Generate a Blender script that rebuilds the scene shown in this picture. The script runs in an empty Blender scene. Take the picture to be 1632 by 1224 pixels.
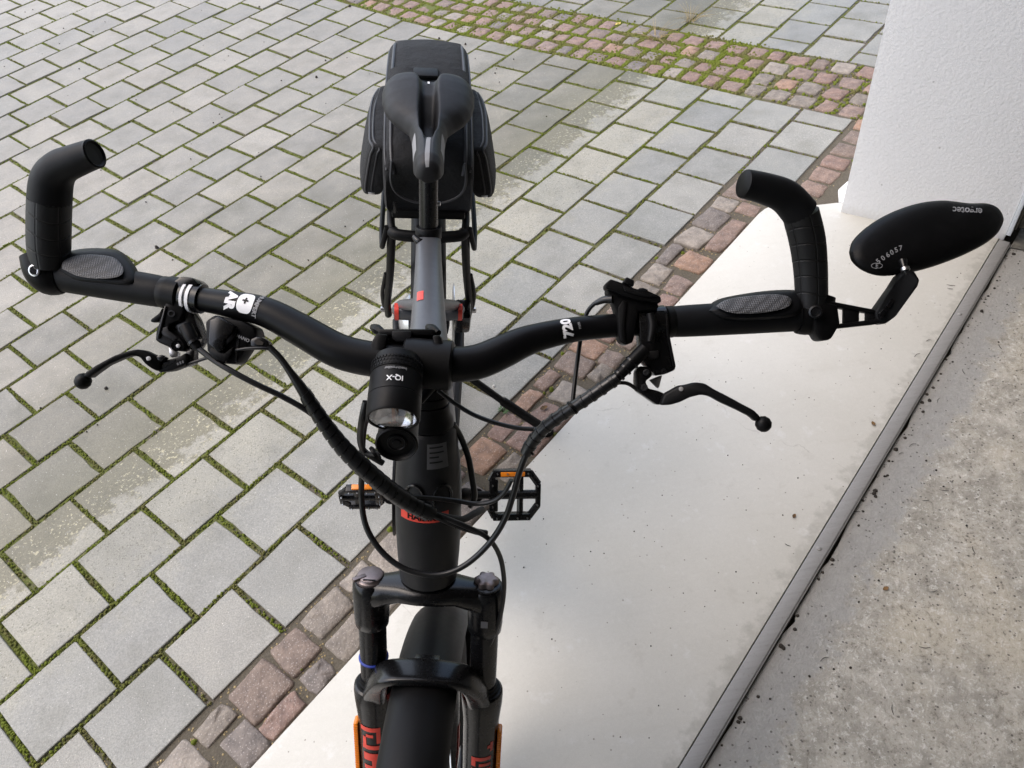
import bpy, bmesh, math, random
from mathutils import Vector, Matrix
from math import sin, cos, pi, radians, sqrt

random.seed(7)
scene = bpy.context.scene
COL = scene.collection

# ------------------------------------------------------------------ camera, sky, sun, exposure
CAM_H = 1.544
RT = Vector((0.98383014, -0.12888648, -0.1243645))
UP = Vector((0.17910403, 0.70798184, 0.68314234))
FW = Vector((0.0, 0.69437021, -0.71961796))
CAM = Vector((0, 0, CAM_H))
FPX = 1229.5                      # focal length in pixels of the 1632 px wide photograph
cam_data = bpy.data.cameras.new('camera')
cam = bpy.data.objects.new('camera', cam_data)
COL.objects.link(cam)
cam_data.sensor_width = 36.0
cam_data.lens = FPX / 1632 * 36.0
cam_data.clip_start = 0.02
cam_data.clip_end = 600
M3 = Matrix((RT, UP, -FW)).transposed()
cam.matrix_world = Matrix.Translation(CAM) @ M3.to_4x4()
scene.camera = cam

world = bpy.data.worlds.new('World')
scene.world = world
world.use_nodes = True
wn = world.node_tree.nodes
wl = world.node_tree.links
bg = wn['Background']
sky = wn.new('ShaderNodeTexSky')
sky.sky_type = 'NISHITA'
sky.sun_disc = False
SUN_EL, SUN_AZ = radians(60), radians(-76)      # azimuth measured from +Y towards +X
sky.sun_elevation = SUN_EL
sky.sun_rotation = SUN_AZ
sky.air_density = 1.0
sky.dust_density = 3.0
sky.ozone_density = 1.0
wl.new(sky.outputs[0], bg.inputs[0])
bg.inputs[1].default_value = 0.15

sun_data = bpy.data.lights.new('sun', 'SUN')
sun_data.energy = 1.0
sun_data.angle = radians(140)
sun_data.color = (1.0, 0.955, 0.89)
sun = bpy.data.objects.new('sun', sun_data)
COL.objects.link(sun)
sdir = Vector((sin(SUN_AZ) * cos(SUN_EL), cos(SUN_AZ) * cos(SUN_EL), sin(SUN_EL)))
sun.rotation_euler = sdir.to_track_quat('Z', 'Y').to_euler()
sun.location = sdir * 20

vs = scene.view_settings
vs.view_transform = 'Standard'
vs.look = 'None'
vs.exposure = 1.3
vs.gamma = 1.0
vs.use_curve_mapping = False
scene.cycles.max_bounces = 6
scene.cycles.diffuse_bounces = 3
scene.cycles.glossy_bounces = 3
scene.cycles.use_denoising = True

# ------------------------------------------------------------------ coordinates
TH = 0.761696792
O0 = Vector((-0.8849020939, 0.5880094195, 0))
DU = Vector((cos(TH), sin(TH), 0))          # along the paver rows
DR = Vector((-sin(TH), cos(TH), 0))         # across the rows, out into the yard
PL, PW = 0.19992, 0.19834                   # paver pitch

def yard_z(r):
    d = r - 2.08
    return 0.066 * 0.5 * (d + sqrt(d * d + 0.01))  if r > 0.5 else 0.066 * 0.5 * (d + sqrt(d * d + 0.01))

def G(u, r, z=0.0):
    return O0 + DU * u + DR * r + Vector((0, 0, z + yard_z(r)))

def to_ur(p):
    d = Vector(p) - O0
    return d.dot(DU), d.dot(DR)

def pix(p):
    c = Vector(p) - CAM
    d = c.dot(FW)
    if d <= 0.01:
        return None
    return 816 + FPX * c.dot(RT) / d, 612 - FPX * c.dot(UP) / d, d

def at(x, y, d):
    """Point seen at photograph pixel (x, y), d metres in front of the lens plane."""
    return CAM + (RT * ((x - 816) / FPX) - UP * ((y - 612) / FPX) + FW) * d

def on_ground(x, y, z=0.0):
    d = RT * ((x - 816) / FPX) - UP * ((y - 612) / FPX) + FW
    return CAM + d * ((z - CAM_H) / d.z)

# bicycle frame of reference: leaning on its stand; t away from the lens, h up in the bike's plane, l to the bike's left
BN = Vector((0.97812411, -0.0534627, -0.20103475))
BG = Vector((0.05457693, 0.99850957, 0.0))
BV = Vector((0.20073512, -0.01097186, 0.97958411))
BHC = 1.5761791

def S(t, h, l=0.0):
    return CAM + BG * t + BV * (h - BHC) + BN * l

FA = (0.3584 * BG + 0.9336 * BV).normalized()
FF0 = (-0.9336 * BG + 0.3584 * BV).normalized()
STEER = radians(7.4)
FL = BN * cos(STEER) + FF0 * sin(STEER)
FF = FF0 * cos(STEER) - BN * sin(STEER)
FC = S(0.4546, 0.775)

def F(l, f, a):
    return FC + FL * l + FF * f + FA * a

# ------------------------------------------------------------------ materials
def new_mat(name):
    m = bpy.data.materials.new(name)
    m.use_nodes = True
    nt = m.node_tree
    return m, nt, nt.nodes['Principled BSDF']

def N(nt, kind, **kw):
    n = nt.nodes.new('ShaderNode' + kind)
    for k, v in kw.items():
        if k.startswith('i_'):
            n.inputs[k[2:].replace('_', ' ')].default_value = v
        else:
            setattr(n, k, v)
    return n

def L(nt, a, b):
    nt.links.new(a, b)

def ramp(nt, fac, stops, interp='LINEAR'):
    r = nt.nodes.new('ShaderNodeValToRGB')
    r.color_ramp.interpolation = interp
    els = r.color_ramp.elements
    while len(els) < len(stops):
        els.new(0.5)
    for e, (p, c) in zip(els, stops):
        e.position = p
        e.color = c if len(c) == 4 else (*c, 1)
    if fac is not None:
        L(nt, fac, r.inputs[0])
    return r

def mixc(nt, fac, a, b, mode='MIX'):
    m = nt.nodes.new('ShaderNodeMix')
    m.data_type = 'RGBA'
    m.blend_type = mode
    for sock, val in ((m.inputs[0], fac), (m.inputs[6], a), (m.inputs[7], b)):
        if hasattr(val, 'links') or hasattr(val, 'is_linked'):
            L(nt, val, sock)
        elif isinstance(val, (int, float)):
            sock.default_value = val
        else:
            sock.default_value = (*val, 1) if len(val) == 3 else val
    return m.outputs[2]

def math_(nt, op, a, b=None, c=None, clamp=False):
    m = nt.nodes.new('ShaderNodeMath')
    m.operation = op
    m.use_clamp = clamp
    for i, v in enumerate((a, b, c)):
        if v is None:
            continue
        if hasattr(v, 'is_linked'):
            L(nt, v, m.inputs[i])
        else:
            m.inputs[i].default_value = v
    return m.outputs[0]

def smooth(nt, v, lo, hi):
    m = nt.nodes.new('ShaderNodeMapRange')
    m.interpolation_type = 'SMOOTHSTEP'
    m.clamp = True
    L(nt, v, m.inputs[0])
    m.inputs[1].default_value = lo
    m.inputs[2].default_value = hi
    return m.outputs[0]

def noise(nt, vec, scale, detail=4, rough=0.6):
    n = N(nt, 'TexNoise')
    n.inputs['Scale'].default_value = scale
    n.inputs['Detail'].default_value = detail
    n.inputs['Roughness'].default_value = rough
    L(nt, vec, n.inputs['Vector'])
    return n.outputs[0]

def pos(nt):
    return nt.nodes.new('ShaderNodeNewGeometry').outputs['Position']

def bump(nt, bsdf, h, strength, dist):
    b = N(nt, 'Bump')
    b.inputs['Strength'].default_value = strength
    b.inputs['Distance'].default_value = dist
    L(nt, h, b.inputs['Height'])
    L(nt, b.outputs[0], bsdf.inputs['Normal'])
    return b

def rcoord(nt, P):
    d = N(nt, 'VectorMath', operation='DOT_PRODUCT')
    L(nt, P, d.inputs[0])
    d.inputs[1].default_value = DR
    return math_(nt, 'SUBTRACT', d.outputs['Value'], O0.dot(DR))

def simple(name, col, rough, metal=0.0, spec=0.5, grain=0.0, gscale=300, bumpd=0.0, coat=0.0):
    m, nt, b = new_mat(name)
    b.inputs['Roughness'].default_value = rough
    b.inputs['Metallic'].default_value = metal
    b.inputs['Specular IOR Level'].default_value = spec
    b.inputs['Coat Weight'].default_value = coat
    b.inputs['Coat Roughness'].default_value = 0.12
    P = pos(nt)
    n1 = noise(nt, P, 55, 4)
    c = mixc(nt, smooth(nt, n1, 0.35, 0.75), tuple(x * (1 - grain) for x in col), tuple(min(1, x * (1 + grain)) for x in col))
    L(nt, c, b.inputs['Base Color'])
    rr = math_(nt, 'MULTIPLY_ADD', noise(nt, P, 130, 3), 0.16, rough - 0.08, clamp=True)
    L(nt, rr, b.inputs['Roughness'])
    if bumpd:
        bump(nt, b, noise(nt, P, gscale, 3), 0.6, bumpd)
    return m

M = {}
M['black_matte'] = simple('black_matte_metal', (0.0043, 0.0043, 0.0046), 0.46, spec=0.14, grain=0.2)
M['black_gloss'] = simple('black_gloss_paint', (0.004, 0.004, 0.0045), 0.26, spec=0.28, coat=0.15)
M['black_plastic'] = simple('black_plastic', (0.0037, 0.0037, 0.0040), 0.42, spec=0.12, grain=0.2, bumpd=0.00012, gscale=900)
M['bar_black'] = simple('anodised_bar_black', (0.0037, 0.0037, 0.0043), 0.38, spec=0.14, grain=0.1)
M['rubber'] = simple('grip_rubber', (0.0062, 0.0065, 0.0074), 0.52, spec=0.14, grain=0.15, bumpd=0.0001, gscale=1400)
M['tyre'] = simple('tyre_rubber', (0.02, 0.02, 0.02), 0.75, spec=0.3, grain=0.2, bumpd=0.0004, gscale=300)
M['fender'] = simple('mudguard_plastic', (0.0043, 0.0043, 0.0046), 0.42, spec=0.14, grain=0.1)
M['frame_grey'] = simple('frame_grey_paint', (0.060, 0.062, 0.068), 0.38, spec=0.5, grain=0.06)
M['frame_dark'] = simple('frame_dark_paint', (0.0125, 0.0125, 0.0135), 0.46, spec=0.25, grain=0.08)
M['red'] = simple('red_print', (0.62, 0.05, 0.03), 0.42, grain=0.08)
M['orange'] = simple('orange_reflector', (0.75, 0.22, 0.015), 0.25, spec=0.6)
M['silver'] = simple('bare_metal', (0.55, 0.55, 0.56), 0.3, metal=1.0, grain=0.1)
M['knob'] = simple('anodised_knob', (0.24, 0.20, 0.195), 0.5, metal=1.0, grain=0.2)
M['white_print'] = simple('white_print', (0.75, 0.75, 0.76), 0.5)
M['grey_print'] = simple('grey_print', (0.21, 0.21, 0.215), 0.55)
M['dim_print'] = simple('dim_print', (0.08, 0.08, 0.085), 0.5)
M['saddle'] = simple('saddle_cover', (0.012, 0.012, 0.0132), 0.54, spec=0.24, grain=0.15, bumpd=0.0001, gscale=1500)
M['piping'] = simple('bag_piping', (0.03, 0.03, 0.033), 0.45, spec=0.4)  # paler than the fabric: highlights along the piping are put into the colour
M['blue'] = simple('blue_ring', (0.01, 0.03, 0.25), 0.4)
M['cable'] = simple('cable_housing', (0.006, 0.006, 0.0065), 0.35, spec=0.4)
M['wrap'] = simple('spiral_wrap', (0.005, 0.005, 0.0055), 0.3, spec=0.45)

def fabric():
    m, nt, b = new_mat('bag_fabric')
    P = pos(nt)
    c = mixc(nt, noise(nt, P, 40, 4), (0.004, 0.004, 0.0045), (0.008, 0.008, 0.009))
    L(nt, c, b.inputs['Base Color'])
    b.inputs['Roughness'].default_value = 0.75
    b.inputs['Specular IOR Level'].default_value = 0.3
    b.inputs['Sheen Weight'].default_value = 0.03
    h = math_(nt, 'ADD', math_(nt, 'MULTIPLY', noise(nt, P, 18, 4), 9.0), noise(nt, P, 1200, 2))
    bump(nt, b, h, 0.7, 0.0014)
    return m
M['fabric'] = fabric()

def dots_mat():
    m, nt, b = new_mat('grip_insert_dots')
    P = pos(nt)
    v = N(nt, 'TexVoronoi')
    v.inputs['Scale'].default_value = 470
    v.inputs['Randomness'].default_value = 0.1
    L(nt, P, v.inputs['Vector'])
    k = smooth(nt, v.outputs['Distance'], 0.25, 0.6)
    L(nt, mixc(nt, k, (0.115, 0.115, 0.12), (0.04, 0.04, 0.042)), b.inputs['Base Color'])
    b.inputs['Roughness'].default_value = 0.6
    inv = math_(nt, 'SUBTRACT', 1.0, k)
    bump(nt, b, inv, 0.8, 0.0006)
    return m
M['dots'] = dots_mat()

def grooved(name, axis_dir, base=(0.006, 0.006, 0.0065)):
    """rubber with a net of fine moulded grooves, laid out along and round the sleeve"""
    m, nt, b = new_mat(name)
    at_ = N(nt, 'Attribute', attribute_name='along')
    br = N(nt, 'TexBrick')
    br.offset = 0.0
    br.inputs['Scale'].default_value = 1.0
    br.inputs['Mortar Size'].default_value = 0.0011
    br.inputs['Mortar Smooth'].default_value = 0.6
    br.inputs['Brick Width'].default_value = 0.020
    br.inputs['Row Height'].default_value = 0.0165
    L(nt, at_.outputs['Vector'], br.inputs['Vector'])
    k = math_(nt, 'SUBTRACT', 1.0, br.outputs['Fac'])
    L(nt, mixc(nt, k, (0.003, 0.003, 0.003), base), b.inputs['Base Color'])
    b.inputs['Roughness'].default_value = 0.5
    b.inputs['Specular IOR Level'].default_value = 0.35
    bump(nt, b, k, 0.8, 0.001)
    return m
M['grooved'] = grooved('bar_end_grooved_rubber', None)

def glass_lens():
    m, nt, b = new_mat('lens_glass')
    b.inputs['Transmission Weight'].default_value = 1.0
    b.inputs['Roughness'].default_value = 0.02
    b.inputs['IOR'].default_value = 1.45
    return m
M['lens'] = glass_lens()
M['reflector'] = simple('lamp_reflector', (0.8, 0.8, 0.82), 0.12, metal=1.0)
M['mirror_glass'] = simple('mirror_glass', (0.85, 0.85, 0.86), 0.06, metal=1.0)

def paver_mat():
    m, nt, b = new_mat('paver_concrete')
    P = pos(nt)
    r = rcoord(nt, P)
    big = noise(nt, P, 3.5, 3)
    mid = noise(nt, P, 22, 5, 0.65)
    fine = noise(nt, P, 260, 2, 0.8)
    rn = math_(nt, 'ADD', r, math_(nt, 'MULTIPLY_ADD', mid, 0.30, -0.15))
    rn = math_(nt, 'ADD', rn, math_(nt, 'MULTIPLY_ADD', big, 0.16, -0.08))
    clean = mixc(nt, mid, (0.198, 0.197, 0.178), (0.278, 0.274, 0.250))
    pale = mixc(nt, mid, (0.215, 0.208, 0.172), (0.300, 0.288, 0.240))
    olive = mixc(nt, mid, (0.100, 0.093, 0.058), (0.160, 0.150, 0.104))
    aged0 = mixc(nt, mid, (0.118, 0.110, 0.083), (0.190, 0.178, 0.140))
    aged1 = mixc(nt, mid, (0.175, 0.163, 0.138), (0.278, 0.260, 0.224))
    aged = mixc(nt, smooth(nt, math_(nt, 'ADD', r, math_(nt, 'MULTIPLY_ADD', big, 1.6, -0.8)), 0.9, 2.0), aged0, aged1)
    c = mixc(nt, smooth(nt, rn, 0.30, 0.50), clean, pale)
    # dark moss freckles on the pale drip band
    fr = N(nt, 'TexVoronoi')
    fr.inputs['Scale'].default_value = 150
    L(nt, P, fr.inputs['Vector'])
    fk = math_(nt, 'LESS_THAN', fr.outputs['Distance'], 0.34)
    sel = math_(nt, 'GREATER_THAN', noise(nt, P, 60, 2), 0.52)
    fk = math_(nt, 'MULTIPLY', math_(nt, 'MULTIPLY', fk, sel), smooth(nt, rn, 0.28, 0.46))
    c = mixc(nt, math_(nt, 'MULTIPLY', fk, 0.55), c, (0.10, 0.095, 0.06))
    c = mixc(nt, smooth(nt, rn, 0.63, 0.68), c, olive)
    c = mixc(nt, smooth(nt, rn, 0.74, 1.08), c, aged)
    # pale lichen spots on the outer side of the drip line
    li = noise(nt, P, 95, 4, 0.7)
    near = math_(nt, 'SUBTRACT', 1.0, smooth(nt, rn, 0.68, 0.94))
    thr = math_(nt, 'MULTIPLY_ADD', near, -0.16, 0.72)
    lk = smooth(nt, math_(nt, 'SUBTRACT', li, thr), 0.0, 0.05)
    lk = math_(nt, 'MULTIPLY', lk, smooth(nt, rn, 0.62, 0.66))
    c = mixc(nt, math_(nt, 'MULTIPLY', lk, 0.75), c, (0.40, 0.37, 0.245))
    # little white aggregate grains and dark specks
    ag = N(nt, 'TexVoronoi')
    ag.inputs['Scale'].default_value = 130
    L(nt, P, ag.inputs['Vector'])
    agk = math_(nt, 'MULTIPLY', math_(nt, 'LESS_THAN', ag.outputs['Distance'], 0.16),
                math_(nt, 'GREATER_THAN', noise(nt, P, 90, 1), 0.56))
    c = mixc(nt, math_(nt, 'MULTIPLY', agk, 0.6), c, (0.55, 0.53, 0.49))
    oi = N(nt, 'ObjectInfo')
    rnd = oi.outputs['Random']
    tint = ramp(nt, rnd, [(0.0, (0.80, 0.80, 0.80)), (0.25, (1.0, 0.985, 0.96)), (0.5, (0.88, 0.885, 0.88)), (0.75, (1.02, 0.99, 0.955)), (1.0, (1.12, 1.10, 1.07))])
    stn = noise(nt, P, 7, 5, 0.6)
    c = mixc(nt, 1.0, c, ramp(nt, stn, [(0.30, (0.80, 0.80, 0.77)), (0.52, (1, 1, 1)), (0.72, (1.10, 1.09, 1.06))]).outputs[0], 'MULTIPLY')
    c = mixc(nt, 1.0, c, tint.outputs[0], 'MULTIPLY')
    gr = math_(nt, 'MULTIPLY_ADD', fine, 1.3, 0.36)
    g3 = N(nt, 'CombineColor')
    for i in range(3):
        L(nt, gr, g3.inputs[i])
    c = mixc(nt, 1.0, c, g3.outputs[0], 'MULTIPLY')
    L(nt, c, b.inputs['Base Color'])
    L(nt, math_(nt, 'MULTIPLY_ADD', mid, 0.3, 0.38, clamp=True), b.inputs['Roughness'])
    b.inputs['Specular IOR Level'].default_value = 0.5
    h = math_(nt, 'ADD', math_(nt, 'MULTIPLY', fine, 0.7), math_(nt, 'MULTIPLY', mid, 1.2))
    bump(nt, b, h, 0.55, 0.0025)
    return m
M['paver'] = paver_mat()

def cobble_mat():
    m, nt, b = new_mat('porphyry_cobble')
    P = pos(nt)
    oi = N(nt, 'ObjectInfo')
    base = ramp(nt, oi.outputs['Random'], [(0.0, (0.235, 0.155, 0.125)), (0.16, (0.20, 0.15, 0.122)), (0.30, (0.245, 0.17, 0.135)),
                (0.42, (0.22, 0.19, 0.16)), (0.55, (0.255, 0.17, 0.14)), (0.66, (0.175, 0.15, 0.135)), (0.78, (0.29, 0.255, 0.22)),
                (0.88, (0.235, 0.17, 0.142)), (0.95, (0.31, 0.195, 0.135))], 'CONSTANT')
    mid = noise(nt, P, 35, 5, 0.7)
    c = mixc(nt, 1.0, base.outputs[0], ramp(nt, mid, [(0.3, (0.50, 0.485, 0.47)), (0.7, (1.12, 1.09, 1.03))]).outputs[0], 'MULTIPLY')
    sp = N(nt, 'TexVoronoi')
    sp.inputs['Scale'].default_value = 170
    L(nt, P, sp.inputs['Vector'])
    k = math_(nt, 'LESS_THAN', sp.outputs['Distance'], 0.25)
    c = mixc(nt, math_(nt, 'MULTIPLY', k, 0.35), c, (0.48, 0.42, 0.38))
    L(nt, c, b.inputs['Base Color'])
    b.inputs['Roughness'].default_value = 0.66
    h = math_(nt, 'ADD', mid, math_(nt, 'MULTIPLY', noise(nt, P, 160, 3), 0.4))
    bump(nt, b, h, 0.8, 0.006)
    return m
M['cobble'] = cobble_mat()

def joint_mat():
    m, nt, b = new_mat('joint_soil')
    P = pos(nt)
    r = rcoord(nt, P)
    n1 = noise(nt, P, 14, 4)
    n2 = noise(nt, P, 180, 4, 0.7)
    soil = mixc(nt, n2, (0.045, 0.038, 0.026), (0.16, 0.135, 0.098))
    moss = mixc(nt, n2, (0.06, 0.072, 0.014), (0.15, 0.168, 0.036))
    k = math_(nt, 'MULTIPLY', smooth(nt, r, 0.0, 0.35), smooth(nt, n1, 0.30, 0.48))
    L(nt, mixc(nt, k, soil, moss), b.inputs['Base Color'])
    b.inputs['Roughness'].default_value = 0.95
    bump(nt, b, n2, 1.0, 0.005)
    return m
M['joint'] = joint_mat()

def moss_mat():
    m, nt, b = new_mat('moss')
    P = pos(nt)
    n1 = noise(nt, P, 9, 3)
    n2 = noise(nt, P, 260, 3, 0.7)
    c = mixc(nt, n2, (0.070, 0.090, 0.012), (0.175, 0.205, 0.030))
    dry = mixc(nt, n2, (0.075, 0.072, 0.024), (0.17, 0.155, 0.06))
    L(nt, mixc(nt, smooth(nt, n1, 0.42, 0.62), c, dry), b.inputs['Base Color'])
    b.inputs['Roughness'].default_value = 0.95
    b.inputs['Specular IOR Level'].default_value = 0.15
    bump(nt, b, n2, 1.0, 0.003)
    return m
M['moss'] = moss_mat()

def apron_mat():
    m, nt, b = new_mat('painted_screed')
    P = pos(nt)
    n1 = noise(nt, P, 2.2, 5, 0.6)
    n2 = noise(nt, P, 30, 4, 0.6)
    n3 = noise(nt, P, 420, 2)
    c = mixc(nt, smooth(nt, n1, 0.3, 0.72), (0.488, 0.473, 0.425), (0.535, 0.520, 0.474))
    c = mixc(nt, math_(nt, 'MULTIPLY', smooth(nt, n2, 0.60, 0.80), 0.4), c, (0.585, 0.575, 0.545))
    # brushed dust streaks
    mp = N(nt, 'Mapping')
    mp.inputs['Rotation'].default_value = (0, 0, -TH)
    mp.inputs['Scale'].default_value = (3, 26, 1)
    L(nt, P, mp.inputs['Vector'])
    st = noise(nt, mp.outputs[0], 1.6, 3)
    c = mixc(nt, math_(nt, 'MULTIPLY', smooth(nt, st, 0.5, 0.8), 0.3), c, (0.46, 0.44, 0.39))
    gg = math_(nt, 'ADD', math_(nt, 'MULTIPLY_ADD', n3, 0.16, 0.86), math_(nt, 'MULTIPLY', noise(nt, P, 120, 4, 0.7), 0.12))
    g4 = N(nt, 'CombineColor')
    for i in range(3):
        L(nt, gg, g4.inputs[i])
    c = mixc(nt, 1.0, c, g4.outputs[0], 'MULTIPLY')
    # scuffs
    sf = noise(nt, P, 11, 6, 0.75)
    c = mixc(nt, math_(nt, 'MULTIPLY', smooth(nt, sf, 0.58, 0.68), 0.45), c, (0.60, 0.595, 0.57))
    c = mixc(nt, math_(nt, 'MULTIPLY', math_(nt, 'SUBTRACT', 1.0, smooth(nt, sf, 0.33, 0.42)), 0.28), c, (0.40, 0.38, 0.335))
    # grime towards the rail
    r = rcoord(nt, P)
    rg = math_(nt, 'ADD', r, math_(nt, 'MULTIPLY_ADD', n2, 0.12, -0.06))
    gk = math_(nt, 'SUBTRACT', 1.0, smooth(nt, rg, -0.835, -0.80))
    c = mixc(nt, math_(nt, 'MULTIPLY', gk, 0.5), c, (0.30, 0.285, 0.25))
    # hairline cracks
    wv = N(nt, 'TexVoronoi', feature='DISTANCE_TO_EDGE')
    wv.inputs['Scale'].default_value = 1.25
    wp = N(nt, 'VectorMath', operation='ADD')
    nz = N(nt, 'TexNoise')
    nz.inputs['Scale'].default_value = 7
    nz.inputs['Detail'].default_value = 5
    L(nt, P, nz.inputs['Vector'])
    sc = N(nt, 'VectorMath', operation='SCALE')
    L(nt, nz.outputs['Color'], sc.inputs[0])
    sc.inputs['Scale'].default_value = 0.22
    L(nt, P, wp.inputs[0])
    L(nt, sc.outputs[0], wp.inputs[1])
    L(nt, wp.outputs[0], wv.inputs['Vector'])
    ck = math_(nt, 'SUBTRACT', 1.0, smooth(nt, wv.outputs['Distance'], 0.0, 0.003))
    ck = math_(nt, 'MULTIPLY', ck, smooth(nt, noise(nt, P, 4, 2), 0.5, 0.62))
    c = mixc(nt, math_(nt, 'MULTIPLY', ck, 0.4), c, (0.2, 0.18, 0.16))
    # dirt specks and pits
    sp = N(nt, 'TexVoronoi')
    sp.inputs['Scale'].default_value = 55
    L(nt, P, sp.inputs['Vector'])
    sk = math_(nt, 'MULTIPLY', math_(nt, 'LESS_THAN', sp.outputs['Distance'], 0.10), math_(nt, 'GREATER_THAN', noise(nt, P, 37, 1), 0.54))
    c = mixc(nt, math_(nt, 'MULTIPLY', sk, 0.6), c, (0.13, 0.11, 0.09))
    L(nt, c, b.inputs['Base Color'])
    L(nt, math_(nt, 'MULTIPLY_ADD', n2, 0.2, 0.7), b.inputs['Roughness'])
    b.inputs['Specular IOR Level'].default_value = 0.1
    h = math_(nt, 'ADD', math_(nt, 'MULTIPLY', n1, 2.0), math_(nt, 'MULTIPLY', n3, 0.10))
    h = math_(nt, 'ADD', h, math_(nt, 'MULTIPLY', n2, 0.3))
    bump(nt, b, h, 0.35, 0.003)
    return m
M['apron'] = apron_mat()

def floor_mat():
    m, nt, b = new_mat('rough_old_concrete')
    P = pos(nt)
    n1 = noise(nt, P, 2.6, 6, 0.65)
    n2 = noise(nt, P, 16, 6, 0.72)
    n3 = noise(nt, P, 70, 6, 0.85)
    n4 = noise(nt, P, 260, 3, 0.8)
    c = mixc(nt, smooth(nt, n2, 0.32, 0.70), (0.275, 0.258, 0.218), (0.46, 0.433, 0.375))
    c = mixc(nt, smooth(nt, n1, 0.48, 0.66), c, mixc(nt, n3, (0.375, 0.342, 0.275), (0.52, 0.475, 0.385)))
    c = mixc(nt, math_(nt, 'MULTIPLY', smooth(nt, n3, 0.53, 0.63), 0.9), c, (0.58, 0.56, 0.51))
    c = mixc(nt, math_(nt, 'MULTIPLY', math_(nt, 'SUBTRACT', 1.0, smooth(nt, n3, 0.36, 0.46)), 0.7), c, (0.14, 0.122, 0.092))
    # grey cement smear along the rail
    r = rcoord(nt, P)
    rg = math_(nt, 'ADD', r, math_(nt, 'MULTIPLY_ADD', n2, 0.22, -0.11))
    gk = smooth(nt, rg, -0.985, -0.935)
    c = mixc(nt, math_(nt, 'MULTIPLY', gk, 0.85), c, mixc(nt, n3, (0.235, 0.23, 0.215), (0.35, 0.345, 0.325)))
    # exposed dark and light aggregate
    sp = N(nt, 'TexVoronoi')
    sp.inputs['Scale'].default_value = 95
    L(nt, P, sp.inputs['Vector'])
    k = math_(nt, 'MULTIPLY', math_(nt, 'LESS_THAN', sp.outputs['Distance'], 0.22), math_(nt, 'GREATER_THAN', noise(nt, P, 48, 1), 0.55))
    c = mixc(nt, math_(nt, 'MULTIPLY', k, 0.7), c, (0.06, 0.05, 0.042))
    L(nt, c, b.inputs['Base Color'])
    b.inputs['Roughness'].default_value = 0.82
    h = math_(nt, 'ADD', math_(nt, 'MULTIPLY', n3, 1.0), math_(nt, 'MULTIPLY', n4, 0.35))
    h = math_(nt, 'SUBTRACT', h, math_(nt, 'MULTIPLY', k, 0.5))
    bump(nt, b, h, 0.9, 0.006)
    return m
M['floor'] = floor_mat()

def plaster_mat(name, col):
    m, nt, b = new_mat(name)
    P = pos(nt)
    n1 = noise(nt, P, 3, 4)
    n2 = noise(nt, P, 110, 4, 0.55)
    n3 = noise(nt, P, 260, 2)
    c = mixc(nt, n1, tuple(x * 0.96 for x in col), col)
    zz = N(nt, 'SeparateXYZ')
    L(nt, P, zz.inputs[0])
    zn = math_(nt, 'ADD', zz.outputs[2], math_(nt, 'MULTIPLY_ADD', n2, 0.06, -0.03))
    dk = math_(nt, 'SUBTRACT', 1.0, smooth(nt, zn, 0.0, 0.045))
    c = mixc(nt, math_(nt, 'MULTIPLY', dk, 0.35), c, (0.5, 0.48, 0.44))
    sp = N(nt, 'TexVoronoi')
    sp.inputs['Scale'].default_value = 9
    L(nt, P, sp.inputs['Vector'])
    k = math_(nt, 'LESS_THAN', sp.outputs['Distance'], 0.028)
    c = mixc(nt, math_(nt, 'MULTIPLY', k, 0.45), c, (0.2, 0.19, 0.18))
    L(nt, c, b.inputs['Base Color'])
    b.inputs['Roughness'].default_value = 0.8
    b.inputs['Specular IOR Level'].default_value = 0.25
    h = math_(nt, 'ADD', n2, math_(nt, 'MULTIPLY', n3, 0.3))
    bump(nt, b, h, 0.5, 0.003)
    return m
M['plaster'] = plaster_mat('white_roughcast', (0.75, 0.75, 0.75))
M['white_metal'] = simple('white_painted_metal', (0.62, 0.65, 0.68), 0.4, grain=0.04)
M['track'] = simple('galvanised_track', (0.19, 0.18, 0.155), 0.5, metal=0.6, grain=0.25)

def rail_mat():
    m, nt, b = new_mat('worn_steel_rail')
    P = pos(nt)
    mp = N(nt, 'Mapping')
    mp.inputs['Rotation'].default_value = (0, 0, -TH)
    mp.inputs['Scale'].default_value = (4, 60, 60)
    L(nt, P, mp.inputs['Vector'])
    s = noise(nt, mp.outputs[0], 3, 4)
    n2 = noise(nt, P, 120, 4, 0.7)
    c = mixc(nt, s, (0.17, 0.165, 0.155), (0.25, 0.243, 0.232))
    c = mixc(nt, math_(nt, 'MULTIPLY', smooth(nt, n2, 0.55, 0.75), 0.5), c, (0.14, 0.12, 0.10))
    L(nt, c, b.inputs['Base Color'])
    b.inputs['Metallic'].default_value = 0.0
    L(nt, math_(nt, 'MULTIPLY_ADD', n2, 0.3, 0.42), b.inputs['Roughness'])
    bump(nt, b, n2, 0.4, 0.0008)
    return m
M['rail'] = rail_mat()
M['leaf_brown'] = simple('dry_leaf', (0.14, 0.075, 0.025), 0.8, grain=0.4)
M['leaf_yellow'] = simple('yellow_leaf', (0.55, 0.42, 0.10), 0.7, grain=0.3)
M['straw'] = simple('dry_grass', (0.33, 0.25, 0.12), 0.8, grain=0.3)
M['green'] = simple('weed_green', (0.05, 0.11, 0.025), 0.7, grain=0.4)
M['dirt'] = simple('dark_dirt', (0.03, 0.024, 0.018), 0.9, grain=0.5)
M['pebble'] = simple('pale_pebble', (0.66, 0.65, 0.62), 0.7, grain=0.2)
M['dull_white'] = simple('garage_grey', (0.45, 0.44, 0.42), 0.9)
M['dark_wood'] = simple('dark_boards', (0.16, 0.145, 0.125), 0.85, grain=0.3)

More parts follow.
